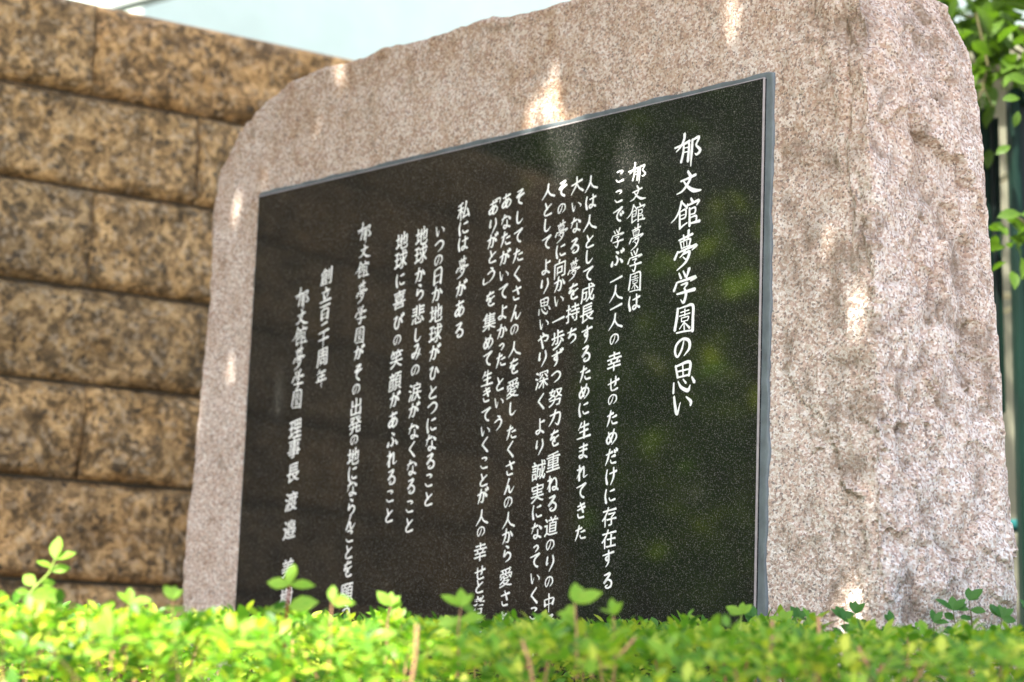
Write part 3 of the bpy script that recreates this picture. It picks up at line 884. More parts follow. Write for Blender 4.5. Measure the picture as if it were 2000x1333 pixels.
# ------------------------------------------------------------------ leaves
def leaf_template(L=1.0, W=0.45, fold=0.12, curl=0.12, n=4):
    """leaf lying along +y, folded along its midrib; rows of three vertices"""
    V = [(0, 0, 0)]; F = []
    prof = {3: [0.0, 0.8, 0.92, 0.0], 4: [0.0, 0.72, 1.0, 0.72, 0.0]}[n]
    rows = []
    for k in range(1, n):
        y = L * k / n; w = W / 2 * prof[k]
        z = -curl * (k / n) ** 2 * L
        rows.append(len(V)); V += [(-w, y, z + fold * w * 2), (0, y, z), (w, y, z + fold * w * 2)]
    tip = len(V); V.append((0, L, -curl * L))
    r = rows[0]; F += [(0, r + 1, r), (0, r + 2, r + 1)]
    for a, b in zip(rows[:-1], rows[1:]):
        F += [(a, a + 1, b), (a + 1, b + 1, b), (a + 1, a + 2, b + 1), (a + 2, b + 2, b + 1)]
    r = rows[-1]; F += [(r, r + 1, tip), (r + 1, r + 2, tip)]
    return np.array(V, np.float32), np.array(F, np.int32)

def leaves_mesh(name, pos, direc, up, size, tmpl, wscale=None):
    """one mesh with a leaf at each position; direc = leaf axis, up = approximate leaf normal"""
    pos = np.asarray(pos, np.float32); d = np.asarray(direc, np.float32); u = np.asarray(up, np.float32)
    d /= np.linalg.norm(d, axis=1, keepdims=True) + 1e-9
    x = np.cross(d, u); x /= np.linalg.norm(x, axis=1, keepdims=True) + 1e-9
    z = np.cross(x, d)
    TV, TF = tmpl
    size = np.asarray(size, np.float32)[:, None, None]
    ws = 1.0 if wscale is None else np.asarray(wscale, np.float32)[:, None, None]
    P = pos[:, None, :] + size * (TV[None, :, 0:1] * ws * x[:, None, :] + TV[None, :, 1:2] * d[:, None, :] + TV[None, :, 2:3] * z[:, None, :])
    n = len(pos)
    F = TF[None, :, :] + (np.arange(n, dtype=np.int32) * len(TV))[:, None, None]
    return mesh_np(name, P.reshape(-1, 3), F.reshape(-1, 3))

def frame_matrix(p, d, u, s):
    d = Vector(d).normalized(); x = d.cross(Vector(u)).normalized(); z = x.cross(d)
    return Matrix(((x.x * s, d.x * s, z.x * s, p[0]), (x.y * s, d.y * s, z.y * s, p[1]), (x.z * s, d.z * s, z.z * s, p[2]), (0, 0, 0, 1)))

# ------------------------------------------------------------------ azalea hedge in the foreground
def front_line(x):      # y of the monument's face at x
    return P0.y + (x - P0.x) * (MU.y / MU.x)
def hedge_back(x):
    return min(front_line(x) - 0.10, 2.95) if x < 0.52 else 2.78 + 0.25 * min(1, (x - 0.52) / 0.2)
def hedge_top(x, y):
    far = 0.846 + 0.012 * min(1, max(0, x)) - 0.010 * min(1, max(0, -x * 2))
    t = max(0.0, (2.75 - y) / 1.25)
    drop = 0.050 * t ** 1.6 if x > -0.1 else 0.050 * t ** 1.6 * (1 - 0.55 * min(1, (-0.1 - x) / 0.4))
    z = far - drop
    z += 0.014 * noise.noise(Vector((x * 7, y * 7, 0.3))) + 0.013 * noise.noise(Vector((x * 19, y * 19, 2.3)))
    if y < 1.88: z -= (1.88 - y) * 1.3
    return z

hedge = empty('azalea_hedge', (0, 2.1, 0.03))
tag(hedge, 'low clipped azalea hedge of small bright green leaves in front of the monument', 'hedge')
HB = Vector((0, 2.1, 0.03))
def build_hedge():
    pos, dr, up, sz = [], [], [], []
    near = []          # leaves that stand on the skyline: built one by one
    stems = []
    x_min, x_max, y_min, y_max = -1.55, 1.45, 1.72, 3.0
    n_try = 0
    R = random.Random(11)
    shoots = []
    while len(shoots) < 5400:
        n_try += 1
        x = R.uniform(x_min, x_max); y = R.uniform(y_min, y_max)
        if y > hedge_back(x): continue
        if abs(x) > 0.27 * y + 0.45: 
            if R.random() < 0.6: continue
        top = hedge_top(x, y)
        depth = R.random() ** 2.2 * 0.11
        if y < 1.90: depth = R.random() * 0.30
        shoots.append((x, y, top - depth, depth))
    for x, y, z, depth in shoots:
        nl = R.randint(5, 8)
        lean = Vector((R.gauss(0, 0.28), R.gauss(0, 0.28) - (0.35 if y < 1.95 else 0.0), 1)).normalized()
        base = Vector((x, y, z)) - lean * 0.02
        s0 = R.uniform(0.015, 0.027) * (1.0 if R.random() < 0.85 else 1.2)
        ph = R.uniform(0, 6.28)
        a = lean.orthogonal().normalized(); b = lean.cross(a)
        for k in range(nl):
            an = ph + k * 2.4 + R.uniform(-0.3, 0.3)
            hgt = k / nl
            rad = a * math.cos(an) + b * math.sin(an)
            tilt = 0.35 + 0.9 * hgt
            d = (rad + lean * tilt).normalized()
            n = (lean - rad * tilt * 0.8 + Vector((R.gauss(0, .25), R.gauss(0, .25), R.gauss(0, .25)))).normalized()
            p = base + lean * (0.022 * hgt) + rad * 0.002
            s = s0 * (1.08 - 0.45 * hgt) * R.uniform(0.85, 1.15)
            pos.append(p - HB); dr.append(d); up.append(n); sz.append(s)
            if depth < 0.012: near.append((p, d, n, s, len(pos) - 1))
        if depth < 0.03 and R.random() < 0.12:
            stems.append(([base - lean * 0.035 - HB, base + lean * 0.012 - HB], [0.0013, 0.0008]))
    # the 300 skyline leaves that show largest
    def shown(e):
        p = e[0]
        if abs(p.x) > 0.255 * p.y: return -1
        return e[3] / p.y * (1.0 + 25.0 * max(0.0, (p.z - 0.8) / p.y - 0.008))
    near.sort(key=shown, reverse=True)
    pick = near[:250]
    drop = set(e[4] for e in pick)
    keep = [i for i in range(len(pos)) if i not in drop]
    T = leaf_template(1.0, 0.50, 0.10, 0.16, 4)
    me = leaves_mesh('foliage', [pos[i] for i in keep], [dr[i] for i in keep], [up[i] for i in keep], [sz[i] for i in keep], T)
    link('foliage', me, M_AZ, hedge)['kind'] = 'stuff'
    lm = mesh_np('leaf', *T); lm.materials.append(M_AZ)
    for p, d, n, s, _ in pick:
        o = link('leaf', lm, None, hedge)
        o.matrix_local = frame_matrix(p - HB, d, n, s)
    tubes('twigs', stems, M_STEM, hedge, 5)['kind'] = 'stuff'
build_hedge()

# woody inside of the hedge and cut brown stems that stand out of it
def hedge_wood():
    R = random.Random(5); L = []
    for i in range(260):
        x = R.uniform(-1.4, 1.4); y = R.uniform(1.9, 2.8)
        if y > hedge_back(x) - 0.03: continue
        z = hedge_top(x, y)
        b = Vector((x + R.gauss(0, .06), y + R.gauss(0, .06), 0.04)) - HB
        t = Vector((x, y, z - 0.07)) - HB
        m = (b + t) / 2 + Vector((R.gauss(0, .03), R.gauss(0, .03), 0))
        L.append(([b, m, t], [0.005, 0.0035, 0.0015]))
    tubes('branches', L, M_STEM, hedge, 5)['kind'] = 'stuff'
    for (x, y, z, h, lx, r) in [(0.276, 2.05, 0.846, 0.085, 0.004, 0.0024), (0.331, 2.10, 0.853, 0.085, -0.003, 0.0026), (0.355, 2.0, 0.822, 0.045, -0.022, 0.0020),
                              (0.385, 1.98, 0.815, 0.035, 0.03, 0.0017), (-0.078, 1.86, 0.826, 0.06, 0.004, 0.0018),
                              (0.13, 1.95, 0.822, 0.03, 0.028, 0.0016), (0.02, 1.9, 0.815, 0.04, -0.012, 0.0017)]:
        top = Vector((x, y, z)) - HB; bot = top + Vector((-lx, 0.01, -h))
        v, f = tube_arrays([bot, (bot + top) / 2 + Vector((0.002, 0, 0)), top], [r, r * 0.95, r * 0.8], 8)
        f.append(tuple(range(16, 24)))
        link('stem', mesh_from('stem', v, f, True), M_STEM, hedge)
hedge_wood()

# shoots that rise clear of the hedge: each is a stem with its leaves
T_SPRIG = leaf_template(1.0, 0.56, 0.10, 0.14, 4)
SPRIG_LEAF = {}
def sprig(base, pts, leaves, stem_mat, leaf_mat, r=0.0016):
    """pts relative to base; leaves = (t along stem, yaw deg, rise, length)"""
    B = Vector(base)
    P = [Vector(p) for p in pts]
    v, f = tube_arrays([B + p - HB for p in P], [r * (1 - 0.5 * i / (len(P) - 1)) for i in range(len(P))], 7)
    st = link('shoot', mesh_from('shoot', v, f, True), stem_mat, hedge)
    if leaf_mat.name not in SPRIG_LEAF:
        m = mesh_np('leaf', *T_SPRIG); m.materials.append(leaf_mat); SPRIG_LEAF[leaf_mat.name] = m
    for t, yaw, rise, ln in leaves:
        k = min(len(P) - 2, int(t * (len(P) - 1))); q = t * (len(P) - 1) - k
        p = B + P[k].lerp(P[k + 1], q)
        a = math.radians(yaw)
        rad = Vector((math.cos(a), math.sin(a), 0))
        d = (rad + Vector((0, 0, rise))).normalized()
        q1 = math.sin(yaw * 12.9898 + ln * 4000.0)
        n = Vector((-d.x * 0.8 + 0.5 * q1, -1.0 - d.y * 0.5, 0.55 + 0.45 * q1)).normalized()
        o = link('leaf', SPRIG_LEAF[leaf_mat.name], None, st)
        o.matrix_local = frame_matrix(p - HB, d, n, ln)
sprig((-0.528, 2.20, 0.831), [(-0.012, 0, -0.03), (0, 0, 0), (0.014, 0, 0.022), (0.030, 0, 0.040), (0.036, -0.002, 0.055)],
      [(0.45, 200, 0.15, 0.016), (0.55, 150, 0.6, 0.026), (0.6, 20, 0.1, 0.018), (0.42, -10, 0.02, 0.040), (0.8, 10, 0.25, 0.022), (0.85, 170, 0.5, 0.020), (1.0, 100, 2.5, 0.030), (1.0, 15, 0.5, 0.024)], M_GSTEM, M_AZ, 0.0018)
sprig((-0.227, 2.12, 0.829), [(0, 0, -0.03), (0, 0, 0), (0.001, 0, 0.020), (0.002, 0, 0.036)],
      [(1.0, 178, 0.15, 0.025), (1.0, 88, 2.2, 0.028), (1.0, 2, 0.12, 0.027), (0.55, -12, 0.25, 0.034), (0.5, 190, 0.1, 0.02)], M_RSTEM, M_AZ, 0.0020)
def whorl(x, y, z, s, mat, stem=M_GSTEM, h=0.05, seed=0, n=6):
    R = random.Random(seed)
    L = []
    for k in range(n):
        L.append((R.choice([1.0, 1.0, 0.8, 0.62]), [5, 175, 60, 120, -30, 210, 90, -70][k % 8] + R.uniform(-18, 18), R.uniform(-0.2, 1.7), s * R.uniform(0.75, 1.2)))
    L.append((1.0, 90 + R.uniform(-20, 20), 3.0, s * 0.9))
    sprig((x, y, z - h - 0.013), [(0, 0, -0.02), (0.002, 0, 0), (0, 0, h * 0.6), (R.uniform(-.004, .004), 0, h)], L, stem, mat, 0.0014)
whorl(-0.045, 2.10, 0.862, 0.024, M_AZ, M_STEM, 0.06, 1, 7)
whorl(0.075, 2.02, 0.868, 0.026, M_AZ, M_STEM, 0.055, 2, 6)
whorl(0.115, 2.05, 0.858, 0.022, M_AZ, M_STEM, 0.05, 12, 5)
whorl(-0.17, 2.0, 0.860, 0.020, M_AZ, M_STEM, 0.05, 3, 6)
whorl(-0.125, 2.2, 0.862, 0.020, M_AZ, M_STEM, 0.05, 13, 5)
whorl(0.285, 2.40, 0.872, 0.019, M_AZ, M_GSTEM, 0.06, 4, 4)
whorl(0.345, 2.45, 0.868, 0.018, M_AZ, M_GSTEM, 0.05, 14, 4)
whorl(-0.335, 2.05, 0.857, 0.018, M_AZ, M_STEM, 0.05, 15, 4)
whorl(-0.40, 2.15, 0.853, 0.022, M_AZ, M_STEM, 0.05, 16, 5)
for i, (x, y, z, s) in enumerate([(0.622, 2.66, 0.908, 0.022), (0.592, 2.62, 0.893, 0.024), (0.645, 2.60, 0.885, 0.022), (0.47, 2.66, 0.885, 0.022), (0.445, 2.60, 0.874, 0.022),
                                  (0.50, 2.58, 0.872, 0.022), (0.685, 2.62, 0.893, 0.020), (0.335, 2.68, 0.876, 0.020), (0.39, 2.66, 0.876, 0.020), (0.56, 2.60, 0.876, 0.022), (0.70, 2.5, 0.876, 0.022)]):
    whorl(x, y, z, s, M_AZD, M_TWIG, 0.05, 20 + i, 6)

# ------------------------------------------------------------------ buildings behind
mint = empty('mint_building', (-1.7, 8.5, 0), math.atan2(0.8, 0.6))
tag(mint, 'pale mint rendered building far behind the monument and the stone wall', 'building')
bevel_box('wall', (16.0, 0.3, 9.0), (8.0, 0.15, 4.5), 0.01, 1, M_MINT, mint)
bevel_box('side_wall', (0.3, 4.0, 9.0), (0.149, 2.305, 4.5), 0.01, 1, M_MINT, mint)
bevel_box('side_wall', (0.3, 4.0, 9.0), (15.851, 2.305, 4.5), 0.01, 1, M_MINT, mint)
bevel_box('roof', (16.6, 4.9, 0.25), (8.0, 2.2, 9.126), 0.01, 1, M_EAVE, mint)
lil = empty('lilac_house', (-4.9, 8.6, 0), math.atan2(0.8, 0.6))
tag(lil, 'pale lilac house at the top left beyond the wall, with a dark slanting eave', 'house')
bevel_box('wall', (5.0, 0.3, 7.0), (1.5, 0.15, 3.5), 0.01, 1, M_LILAC, lil)
bevel_box('side_wall', (0.3, 3.0, 7.0), (-0.85, 1.805, 3.5), 0.01, 1, M_LILAC, lil)
bevel_box('roof', (5.4, 3.6, 0.2), (1.5, 1.6, 7.101), 0.01, 1, M_EAVE, lil)
def slanted_eave():
    v, f = tube_arrays([(-2.10, 7.7, 3.14), (-1.612, 7.70, 3.317), (-1.49, 7.70, 3.357), (-1.2, 7.72, 3.47)], [0.022] * 4, 8)
    return mesh_from('slanted_pipe', v, f, True)
pp = link('slanted_pipe', slanted_eave(), M_EAVE)
pole = empty('service_pipe', (-1.1, 7.7, 0)); tag(pole, 'thin dark sloping service pipe in front of the mint building at the top left', 'pipe')
pp.parent = pole; pp.location = (1.1, -7.7, 0)
bevel_box('post', (0.06, 0.06, 3.12), (-1.0, 0, 1.56), 0.01, 1, M_EAVE, pole)

shed = empty('beige_outbuilding', (2.6, 6.1, 0))
tag(shed, 'olive beige outbuilding wall seen in the gap right of the monument, behind the green fence', 'outbuilding')
bevel_box('wall', (4.0, 2.2, 2.72), (0.30, 1.2, 1.36), 0.01, 1, M_BEIGE, shed)
bevel_box('roof', (4.2, 2.4, 0.06), (0.30, 1.2, 2.752), 0.01, 1, M_BEIGE, shed)
def bar(name, a, b, r, mat, parent, base, seg=8):
    v, f = tube_arrays([Vector(a) - base, (Vector(a) + Vector(b)) / 2 - base, Vector(b) - base], [r, r, r], seg)
    f.append(tuple(range(seg))); f.append(tuple(range(2 * seg, 3 * seg)))
    return link(name, mesh_from(name, v, f, True), mat, parent)
trellis = empty('wooden_trellis', (1.4, 5.5, 0))
tag(trellis, 'pale wooden bars fixed before the beige wall, seen between the green fence slats', 'trellis')
TB = Vector((1.4, 5.5, 0))
bar('bar', (1.22, 5.26, 2.05), (1.50, 5.26, 2.28), 0.009, M_BAMBOO, trellis, TB)
bar('bar', (1.15, 5.50, 1.853), (1.75, 5.50, 1.853), 0.009, M_BAMBOO, trellis, TB)
bar('bar', (1.30, 5.47, 1.77), (1.48, 5.47, 1.85), 0.006, M_BAMBOO, trellis, TB)
bar('post', (1.70, 5.55, 0.0), (1.70, 5.55, 2.5), 0.02, M_BAMBOO, trellis, TB)
bar('post', (1.10, 5.55, 0.0), (1.10, 5.55, 2.5), 0.02, M_BAMBOO, trellis, TB)

# ------------------------------------------------------------------ green fence at the right
fence = empty('green_metal_fence', (1.3, 4.5, 0))
tag(fence, 'dark green metal fence of upright slats and a framed panel right of the monument', 'fence')
FB = Vector((1.3, 4.5, 0))
fence.location.x += 0.050; fence.rotation_euler.y = -0.0238
def slat(x0, x1, y, z0, z1, mat, t=0.02, name='slat'):
    return bevel_box(name, (x1 - x0, t, z1 - z0), ((x0 + x1) / 2 - FB.x, y - FB.y, (z0 + z1) / 2), min(0.006, (x1 - x0) * 0.3), 3, mat, fence)
slat(1.035, 1.092, 4.50, 1.42, 2.107, M_GREEN)
slat(1.0935, 1.1015, 4.50, 1.395, 2.085, M_NAVY, 0.030, 'edge_strip')
slat(1.1030, 1.1110, 4.50, 1.392, 2.083, M_GREEN, 0.034, 'edge_strip')
# framed panel
slat(1.106, 1.128, 4.38, 0.30, 2.118, M_GREEN, 0.05, 'frame_post')
slat(1.1285, 1.90, 4.38, 2.086, 2.118, M_GREEN, 0.05, 'frame_rail')
slat(1.1285, 1.90, 4.38, 0.30, 0.335, M_GREEN, 0.05, 'frame_rail')
slat(1.9005, 1.935, 4.38, 0.30, 2.118, M_GREEN, 0.05, 'frame_post')
slat(1.130, 1.899, 4.395, 0.336, 2.085, M_NAVY, 0.012, 'panel')
bar('rail', (0.62, 4.60, 1.143), (1.50, 4.60, 1.143), 0.016, M_TEAL, fence, FB, 12)
slat(0.62, 0.66, 4.55, 0.02, 2.1, M_GREEN, 0.04, 'post')
slat(1.045, 1.085, 4.545, 0.02, 1.415, M_NAVY, 0.03, 'post')

# ------------------------------------------------------------------ leafy tree at the upper right
tree = empty('leafy_tree', (1.75, 4.75, 0))
tag(tree, 'broadleaf tree reaching over the green fence at the upper right, with large drooping leaves', 'tree')
TR = Vector((1.75, 4.75, 0))
def leafy_tree():
    R = random.Random(21)
    tubes('trunk', [([(0, 0, 0), (0.02, 0, 1.0), (-0.03, 0.02, 2.0), (0.02, 0.05, 3.0), (0, 0.1, 3.7)], [0.075, 0.065, 0.055, 0.045, 0.03])], M_BARK, tree, 12)
    br = []
    def branch(a, b, r0, r1, name='branch'):
        a = Vector(a); b = Vector(b)
        m1 = a.lerp(b, 0.35) + Vector((R.gauss(0, .02), R.gauss(0, .02), 0.03)); m2 = a.lerp(b, 0.7) + Vector((R.gauss(0, .02), R.gauss(0, .02), 0.02))
        tubes(name, [([a - TR, m1 - TR, m2 - TR, b - TR], [r0, (r0 + r1) / 2, r1 * 1.2, r1])], M_TWIG, tree, 7)
        return [a, m1, m2, b]
    ends = []
    main = [((1.75, 4.75, 1.95), (1.05, 4.40, 2.26)), ((1.75, 4.77, 2.2), (0.96, 4.50, 2.34)), ((1.74, 4.78, 2.1), (1.16, 4.30, 2.16)), ((1.75, 4.8, 2.7), (1.0, 4.9, 2.75)), ((1.75, 4.8, 2.9), (1.4, 4.4, 3.0)),
            ((1.75, 4.75, 1.5), (1.04, 4.05, 1.74)), ((1.75, 4.75, 2.8), (2.4, 4.9, 3.1)), ((1.75, 4.75, 3.2), (1.9, 5.3, 3.6))]
    for a, b in main:
        ends.append(branch(a, b, 0.014, 0.004))
    # bare twig hanging beside the stone
    for pts, rr in [([(1.01, 4.28, 2.26), (1.032, 4.288, 2.174), (1.039, 4.292, 2.146), (1.037, 4.295, 2.129), (1.030, 4.300, 2.099), (1.032, 4.301, 2.090)], 0.0034),
                    ([(1.032, 4.301, 2.091), (1.042, 4.305, 2.074), (1.054, 4.307, 2.052)], 0.0022), ([(1.032, 4.301, 2.091), (1.022, 4.304, 2.072), (1.010, 4.306, 2.052)], 0.0022)]:
        tubes('branch', [([Vector(q) - TR for q in pts], [rr * (1 - 0.3 * k / len(pts)) for k in range(len(pts))])], M_TWIG, tree, 7)
    T = leaf_template(1.0, 0.50, 0.14, 0.28, 4)
    pos, dr, up, sz = [], [], [], []
    def clump(c, n, rx, rz, smin=0.052, smax=0.092):
        for _ in range(n):
            p = Vector((c[0] + R.gauss(0, rx), c[1] + R.gauss(0, rx), c[2] + R.gauss(0, rz)))
            d = Vector((R.gauss(0, 0.8), R.gauss(0, 0.8), R.gauss(-0.35, 0.35)))
            n_ = Vector((R.gauss(0, .45), R.gauss(0, .45), 1))
            pos.append(p); dr.append(d); up.append(n_); sz.append(R.uniform(smin, smax))
    for path in ends[:4]:
        for q in path[1:]:
            clump(q, 34, 0.10, 0.07)
    for q in ends[4][1:] + ends[6][1:] + ends[7][1:]: clump(q, 40, 0.2, 0.15)
    # hanging over the gap at the right of the stone
    for c, n, rx, rz in [((0.96, 4.50, 2.31), 30, 0.04, 0.03), ((1.03, 4.45, 2.28), 40, 0.05, 0.035), ((1.10, 4.38, 2.24), 30, 0.045, 0.03), ((1.13, 4.30, 2.17), 16, 0.03, 0.025),
                         ((0.965, 4.42, 2.24), 10, 0.02, 0.02), ((1.015, 4.35, 2.118), 6, 0.012, 0.018), ((1.10, 4.25, 2.13), 8, 0.025, 0.014), ((1.0, 4.75, 2.45), 40, 0.09, 0.06), ((1.15, 4.7, 2.45), 40, 0.1, 0.07)]:
        clump(c, n, rx, rz)
    for q, d, s in [((1.010, 4.05, 1.992), (0.8, 0, 0.25), 0.042), ((1.045, 4.05, 1.97), (-0.2, 0, -1), 0.035), ((0.985, 4.0, 1.86), (0.6, 0, 0.5), 0.04),
                    ((1.03, 4.10, 2.06), (1, 0, -0.1), 0.060), ((1.06, 4.08, 2.075), (0.9, 0, 0.3), 0.055), ((0.985, 3.99, 1.725), (1.0, 0, 0.35), 0.055), ((1.03, 3.98, 1.73), (1.0, 0, 0.1), 0.05)]:
        pos.append(Vector(q)); dr.append(Vector(d)); up.append(Vector((0, -1, 0.4))); sz.append(s)
    # low twig with sunlit young leaves by the slats
    for c, n in [((1.005, 4.02, 1.705), 7), ((1.025, 4.02, 1.66), 7), ((1.06, 4.02, 1.73), 6)]: clump(c, n, 0.014, 0.020, 0.030, 0.052)
    order = sorted(range(len(pos)), key=lambda i: (0 if (abs(pos[i].x / pos[i].y - 0.25) < 0.05 and pos[i].z < 2.5) else 1, pos[i].y))
    single = order[:300]; rest = order[300:]
    lm = mesh_np('leaf', *T); lm.materials.append(M_TREE)
    for i in single:
        o = link('leaf', lm, None, tree); o.matrix_local = frame_matrix(pos[i] - TR, dr[i], up[i], sz[i])
    # the unseen remainder of the crown
    crown = list(rest)
    P = [pos[i] - TR for i in crown]; D = [dr[i] for i in crown]; U = [up[i] for i in crown]; S = [sz[i] for i in crown]
    for _ in range(2600):
        th = R.uniform(0, 6.28); r = 0.9 * R.random() ** 0.5
        p = Vector((0.35 + r * math.cos(th), 0.25 + r * math.sin(th) * 0.7, 3.3 + R.uniform(-0.55, 0.9)))
        P.append(p); D.append(Vector((R.gauss(0, .8), R.gauss(0, .8), R.gauss(-.3, .4)))); U.append(Vector((R.gauss(0, .5), R.gauss(0, .5), 1))); S.append(R.uniform(0.05, 0.085))
    for _ in range(5200):     # unseen leaves added over the fence to shade the outbuilding
        q = Vector((R.uniform(-1.25, 0.6), R.uniform(-0.9, 0.6), R.uniform(3.0, 4.2)))
        P.append(q); D.append(Vector((R.gauss(0, .8), R.gauss(0, .8), R.gauss(-.3, .4)))); U.append(Vector((R.gauss(0, .5), R.gauss(0, .5), 1))); S.append(R.uniform(0.06, 0.095))
    link('crown', leaves_mesh('crown', P, D, U, S, T), M_TREE, tree)['kind'] = 'stuff'
leafy_tree()

# ------------------------------------------------------------------ trees out of frame: they shade the stone and show in the polished panel
def mpt(u, z, o=0.0):
    p = P0 + MU * u + MN * o
    return Vector((p.x, p.y, z))
SPOTS = [((0.053, 3.24, 1.745), 0.016), ((0.045, 3.245, 1.725), 0.013), ((0.016, 3.279, 1.699), 0.013), ((0.322, 2.953, 1.795), 0.011), ((0.318, 2.956, 1.775), 0.009),
         ((-0.56, 3.893, 1.665), 0.012), ((-0.56, 3.893, 1.645), 0.010), ((0.486, 2.779, 1.31), 0.009), ((0.486, 2.779, 1.285), 0.009), ((0.454, 2.813, 1.418), 0.006),
         ((0.482, 2.783, 0.90), 0.020), ((0.478, 2.79, 0.87), 0.016), ((0.082, 3.2, 1.662), 0.020), ((0.072, 3.211, 1.621), 0.030), ((0.171, 3.105, 1.587), 0.024), ((0.09, 3.19, 1.64), 0.018),
         ((-0.433, 3.749, 1.265), 0.016), ((-0.44, 3.756, 1.30), 0.009), ((-0.552, 3.884, 1.334), 0.008), ((-0.389, 3.711, 1.807), 0.008), ((0.20, 3.08, 1.58), 0.009),
         ((-0.625, 3.962, 1.29), 0.007), ((-0.625, 3.962, 1.24), 0.007), ((-0.35, 3.66, 1.895), 0.014), ((0.60, 2.95, 1.80), 0.012), ((0.50, 2.76, 1.05), 0.005),
         ((0.44, 2.83, 1.16), 0.004), ((0.19, 3.09, 1.78), 0.003), ((-0.60, 3.94, 1.50), 0.003), ((-0.9, 4.47, 2.23), 0.010), ((-0.75, 4.56, 2.22), 0.010), ((-0.3, 4.85, 2.22), 0.006), ((-0.50, 3.83, 1.72), 0.003)]
canopy = empty('shade_tree', (-2.9, -0.1, 0))
tag(canopy, 'tall spreading tree out of view whose leaves shade the monument and let sun spots through', 'tree')
CT = Vector((-2.9, -0.1, 0))
def shade_tree():
    R = np.random.default_rng(5)
    n = 74000
    S = np.array(SUN)
    k1 = int(n * 0.62)
    # receivers: the monument, the wall behind it, and the right half of the hedge
    u = R.uniform(-1.75, 0.60, k1); w = R.uniform(-0.25, 0.5, k1); z = R.uniform(0.55, 2.05, k1)
    A = np.stack([P0.x + MU.x * u - MN.x * w, P0.y + MU.y * u - MN.y * w, z], 1)
    k2 = int(n * 0.24)
    u = R.uniform(-1.6, 0.8, k2)
    B = np.stack([W0.x + WU.x * u, W0.y + WU.y * u, R.uniform(0.6, 2.36, k2)], 1)
    k3 = n - k1 - k2
    C_ = np.stack([R.uniform(-0.02, 1.2, k3), R.uniform(1.5, 2.8, k3), R.uniform(0.78, 0.88, k3)], 1)
    # the hedge's shade frays out towards the left
    P = np.concatenate([A, B, C_])
    t = R.uniform(2.6, 4.3, len(P))
    L = P + S[None, :] * t[:, None] + R.normal(0, 0.03, P.shape)
    D = R.normal(0, 1, P.shape); D[:, 2] *= 0.5
    U = R.normal(0, 0.45, P.shape) + S[None, :]
    size = R.uniform(0.055, 0.085, len(P))
    cen = L + 0.5 * size[:, None] * D / np.linalg.norm(D, axis=1, keepdims=True)
    keep = np.ones(len(P), bool)
    for c, r in SPOTS:
        v = cen - np.array(c)[None, :]
        al = v @ S
        dist = np.linalg.norm(v - al[:, None] * S[None, :], axis=1)
        keep &= ~((dist < r * 0.8 + 0.026) & (al > 0.5))
    idx = np.nonzero(keep)[0]
    # also a loose ragged outer crown
    T = leaf_template(1.0, 0.55, 0.12, 0.2, 3)
    me = leaves_mesh('crown', L[idx] - np.array(CT), D[idx], U[idx], size[idx], T)
    link('crown', me, M_CANOPY, canopy)['kind'] = 'stuff'
    tubes('trunk', [([(0, 0, 0), (0.05, 0.03, 1.4), (0.12, 0.2, 2.6), (0.4, 0.6, 3.5), (0.9, 1.1, 4.1)], [0.15, 0.12, 0.10, 0.08, 0.05])], M_BARK, canopy, 12)
    for e in [((0.12, 0.2, 2.6), (0.9, 2.0, 3.8), (1.3, 2.6, 4.1)), ((0.4, 0.6, 3.5), (1.5, 0.6, 4.2), (2.2, 0.8, 4.4)), ((0.2, 0.3, 2.9), (0.3, 1.9, 4.2), (0.2, 2.6, 4.6))]:
        tubes('branch', [(list(e), [0.05, 0.03, 0.015])], M_BARK, canopy, 8)
shade_tree()

def bush(name, centre, rad, n, size, label, cat, mat, seed, trunk=True):
    R = np.random.default_rng(seed)
    root = empty(name, (centre[0], centre[1], 0)); tag(root, label, cat)
    d = R.normal(0, 1, (n, 3)); d /= np.linalg.norm(d, axis=1, keepdims=True)
    r = R.uniform(0.45, 1.0, n) ** 0.5
    lump = np.array([1.0 + 0.35 * noise.noise(Vector((float(a[0]) * 2.2 + seed, float(a[1]) * 2.2, float(a[2]) * 2.2))) for a in d])
    P = d * (r * lump)[:, None] * np.array(rad)[None, :]
    P[:, 2] += centre[2]
    D = R.normal(0, 0.8, (n, 3)) + d * 0.5; D[:, 2] -= 0.3
    U = R.normal(0, 0.5, (n, 3)) + d * 0.4; U[:, 2] += 0.8
    me = leaves_mesh('crown', P, D, U, R.uniform(size * .7, size * 1.2, n), leaf_template(1, 0.5, 0.1, 0.2, 3))
    link('crown', me, mat, root)['kind'] = 'stuff'
    tubes('trunk', [([(0, 0, 0), (0.05, 0, centre[2] * 0.5), (0, 0.05, centre[2])], [0.09, 0.07, 0.04])], M_BARK, root, 10)
bush('garden_tree', (-4.3, 2.4, 2.2), (1.1, 1.5, 2.1), 9000, 0.10, 'dense garden tree out of view at the left, mirrored in the black panel', 'tree', M_TREE, 3)
bush('garden_tree', (-5.2, 4.6, 2.6), (1.3, 1.5, 2.4), 8000, 0.11, 'second dense garden tree further left beyond the stone wall', 'tree', M_TREE, 9)
bush('garden_shrub', (-3.3, 3.0, 1.05), (0.5, 0.6, 0.95), 5000, 0.06, 'leafy shrub out of view at the end of the stone wall', 'shrub', M_AZ, 14)
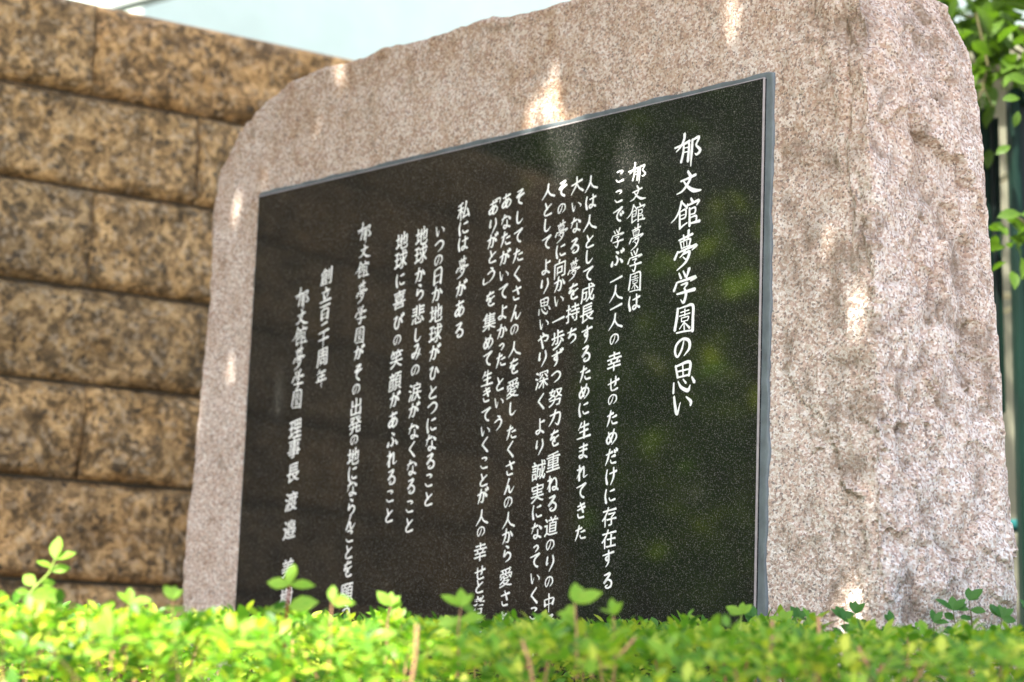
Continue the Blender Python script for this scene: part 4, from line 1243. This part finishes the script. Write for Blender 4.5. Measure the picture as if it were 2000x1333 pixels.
def young_tree():
    R = np.random.default_rng(31)
    root = empty('young_tree', (-1.62, 2.75, 0))
    tag(root, 'loose young tree out of view with large bright leaves mirrored in the black panel', 'tree')
    O = np.array([-1.62, 2.75, 0.0])
    P = []; S_ = []
    for c, n, r in [((-1.24, 2.88, 1.76), 7, 0.035), ((-1.26, 2.93, 1.82), 5, 0.03), ((-1.22, 2.84, 1.70), 5, 0.04), ((-1.25, 2.82, 1.84), 3, 0.025), ((-1.30, 3.02, 2.08), 5, 0.05),
                    ((-1.34, 2.90, 1.45), 10, 0.09), ((-1.36, 2.98, 1.25), 8, 0.09), ((-1.5, 3.3, 2.05), 6, 0.05), ((-1.45, 3.06, 1.62), 9, 0.10), ((-1.3, 2.86, 1.10), 7, 0.07),
                    ((-1.7, 2.75, 1.7), 30, 0.22), ((-1.7, 2.7, 1.3), 26, 0.2)]:
        for _ in range(n): P.append(np.array(c) + R.normal(0, r, 3) - O); S_.append(R.uniform(0.05, 0.085))
    P = np.array(P); n = len(P)
    D = R.normal(0, 0.7, (n, 3)); D[:, 2] -= 0.5
    U = R.normal(0, 0.35, (n, 3)) + np.array([0.4, -0.5, 0.9])
    link('crown', leaves_mesh('crown', P, D, U, S_, leaf_template(1, 0.55, 0.1, 0.2, 4)), M_YOUNG, root)['kind'] = 'stuff'
    tubes('trunk', [([(0, 0, 0), (0.02, 0, 0.8), (-0.02, 0.02, 1.5), (0.02, 0, 2.1)], [0.022, 0.018, 0.012, 0.005])], M_BARK, root, 8)
    tubes('branch', [([(-0.02, 0.02, 1.45), (0.15, 0.08, 1.66), (0.36, 0.14, 1.78)], [0.009, 0.006, 0.003]), ([(0, 0, 1.8), (0.1, 0.3, 1.98), (0.15, 0.5, 2.05)], [0.008, 0.005, 0.003]), ([(0.02, 0, 0.9), (0.2, 0.1, 1.1), (0.32, 0.15, 1.25)], [0.009, 0.006, 0.003])], M_BARK, root, 6)
young_tree()
house = empty('dark_house', (-9.0, 3.5, 0))
tag(house, 'grey brown house out of view at the left behind the garden trees', 'house')
bevel_box('wall', (3.0, 12.0, 6.5), (0, 0, 3.25), 0.01, 1, M_HOUSE, house)
bevel_box('roof', (3.5, 12.5, 0.2), (0, 0, 6.6), 0.01, 1, M_EAVE, house)
bpy.context.view_layer.update()
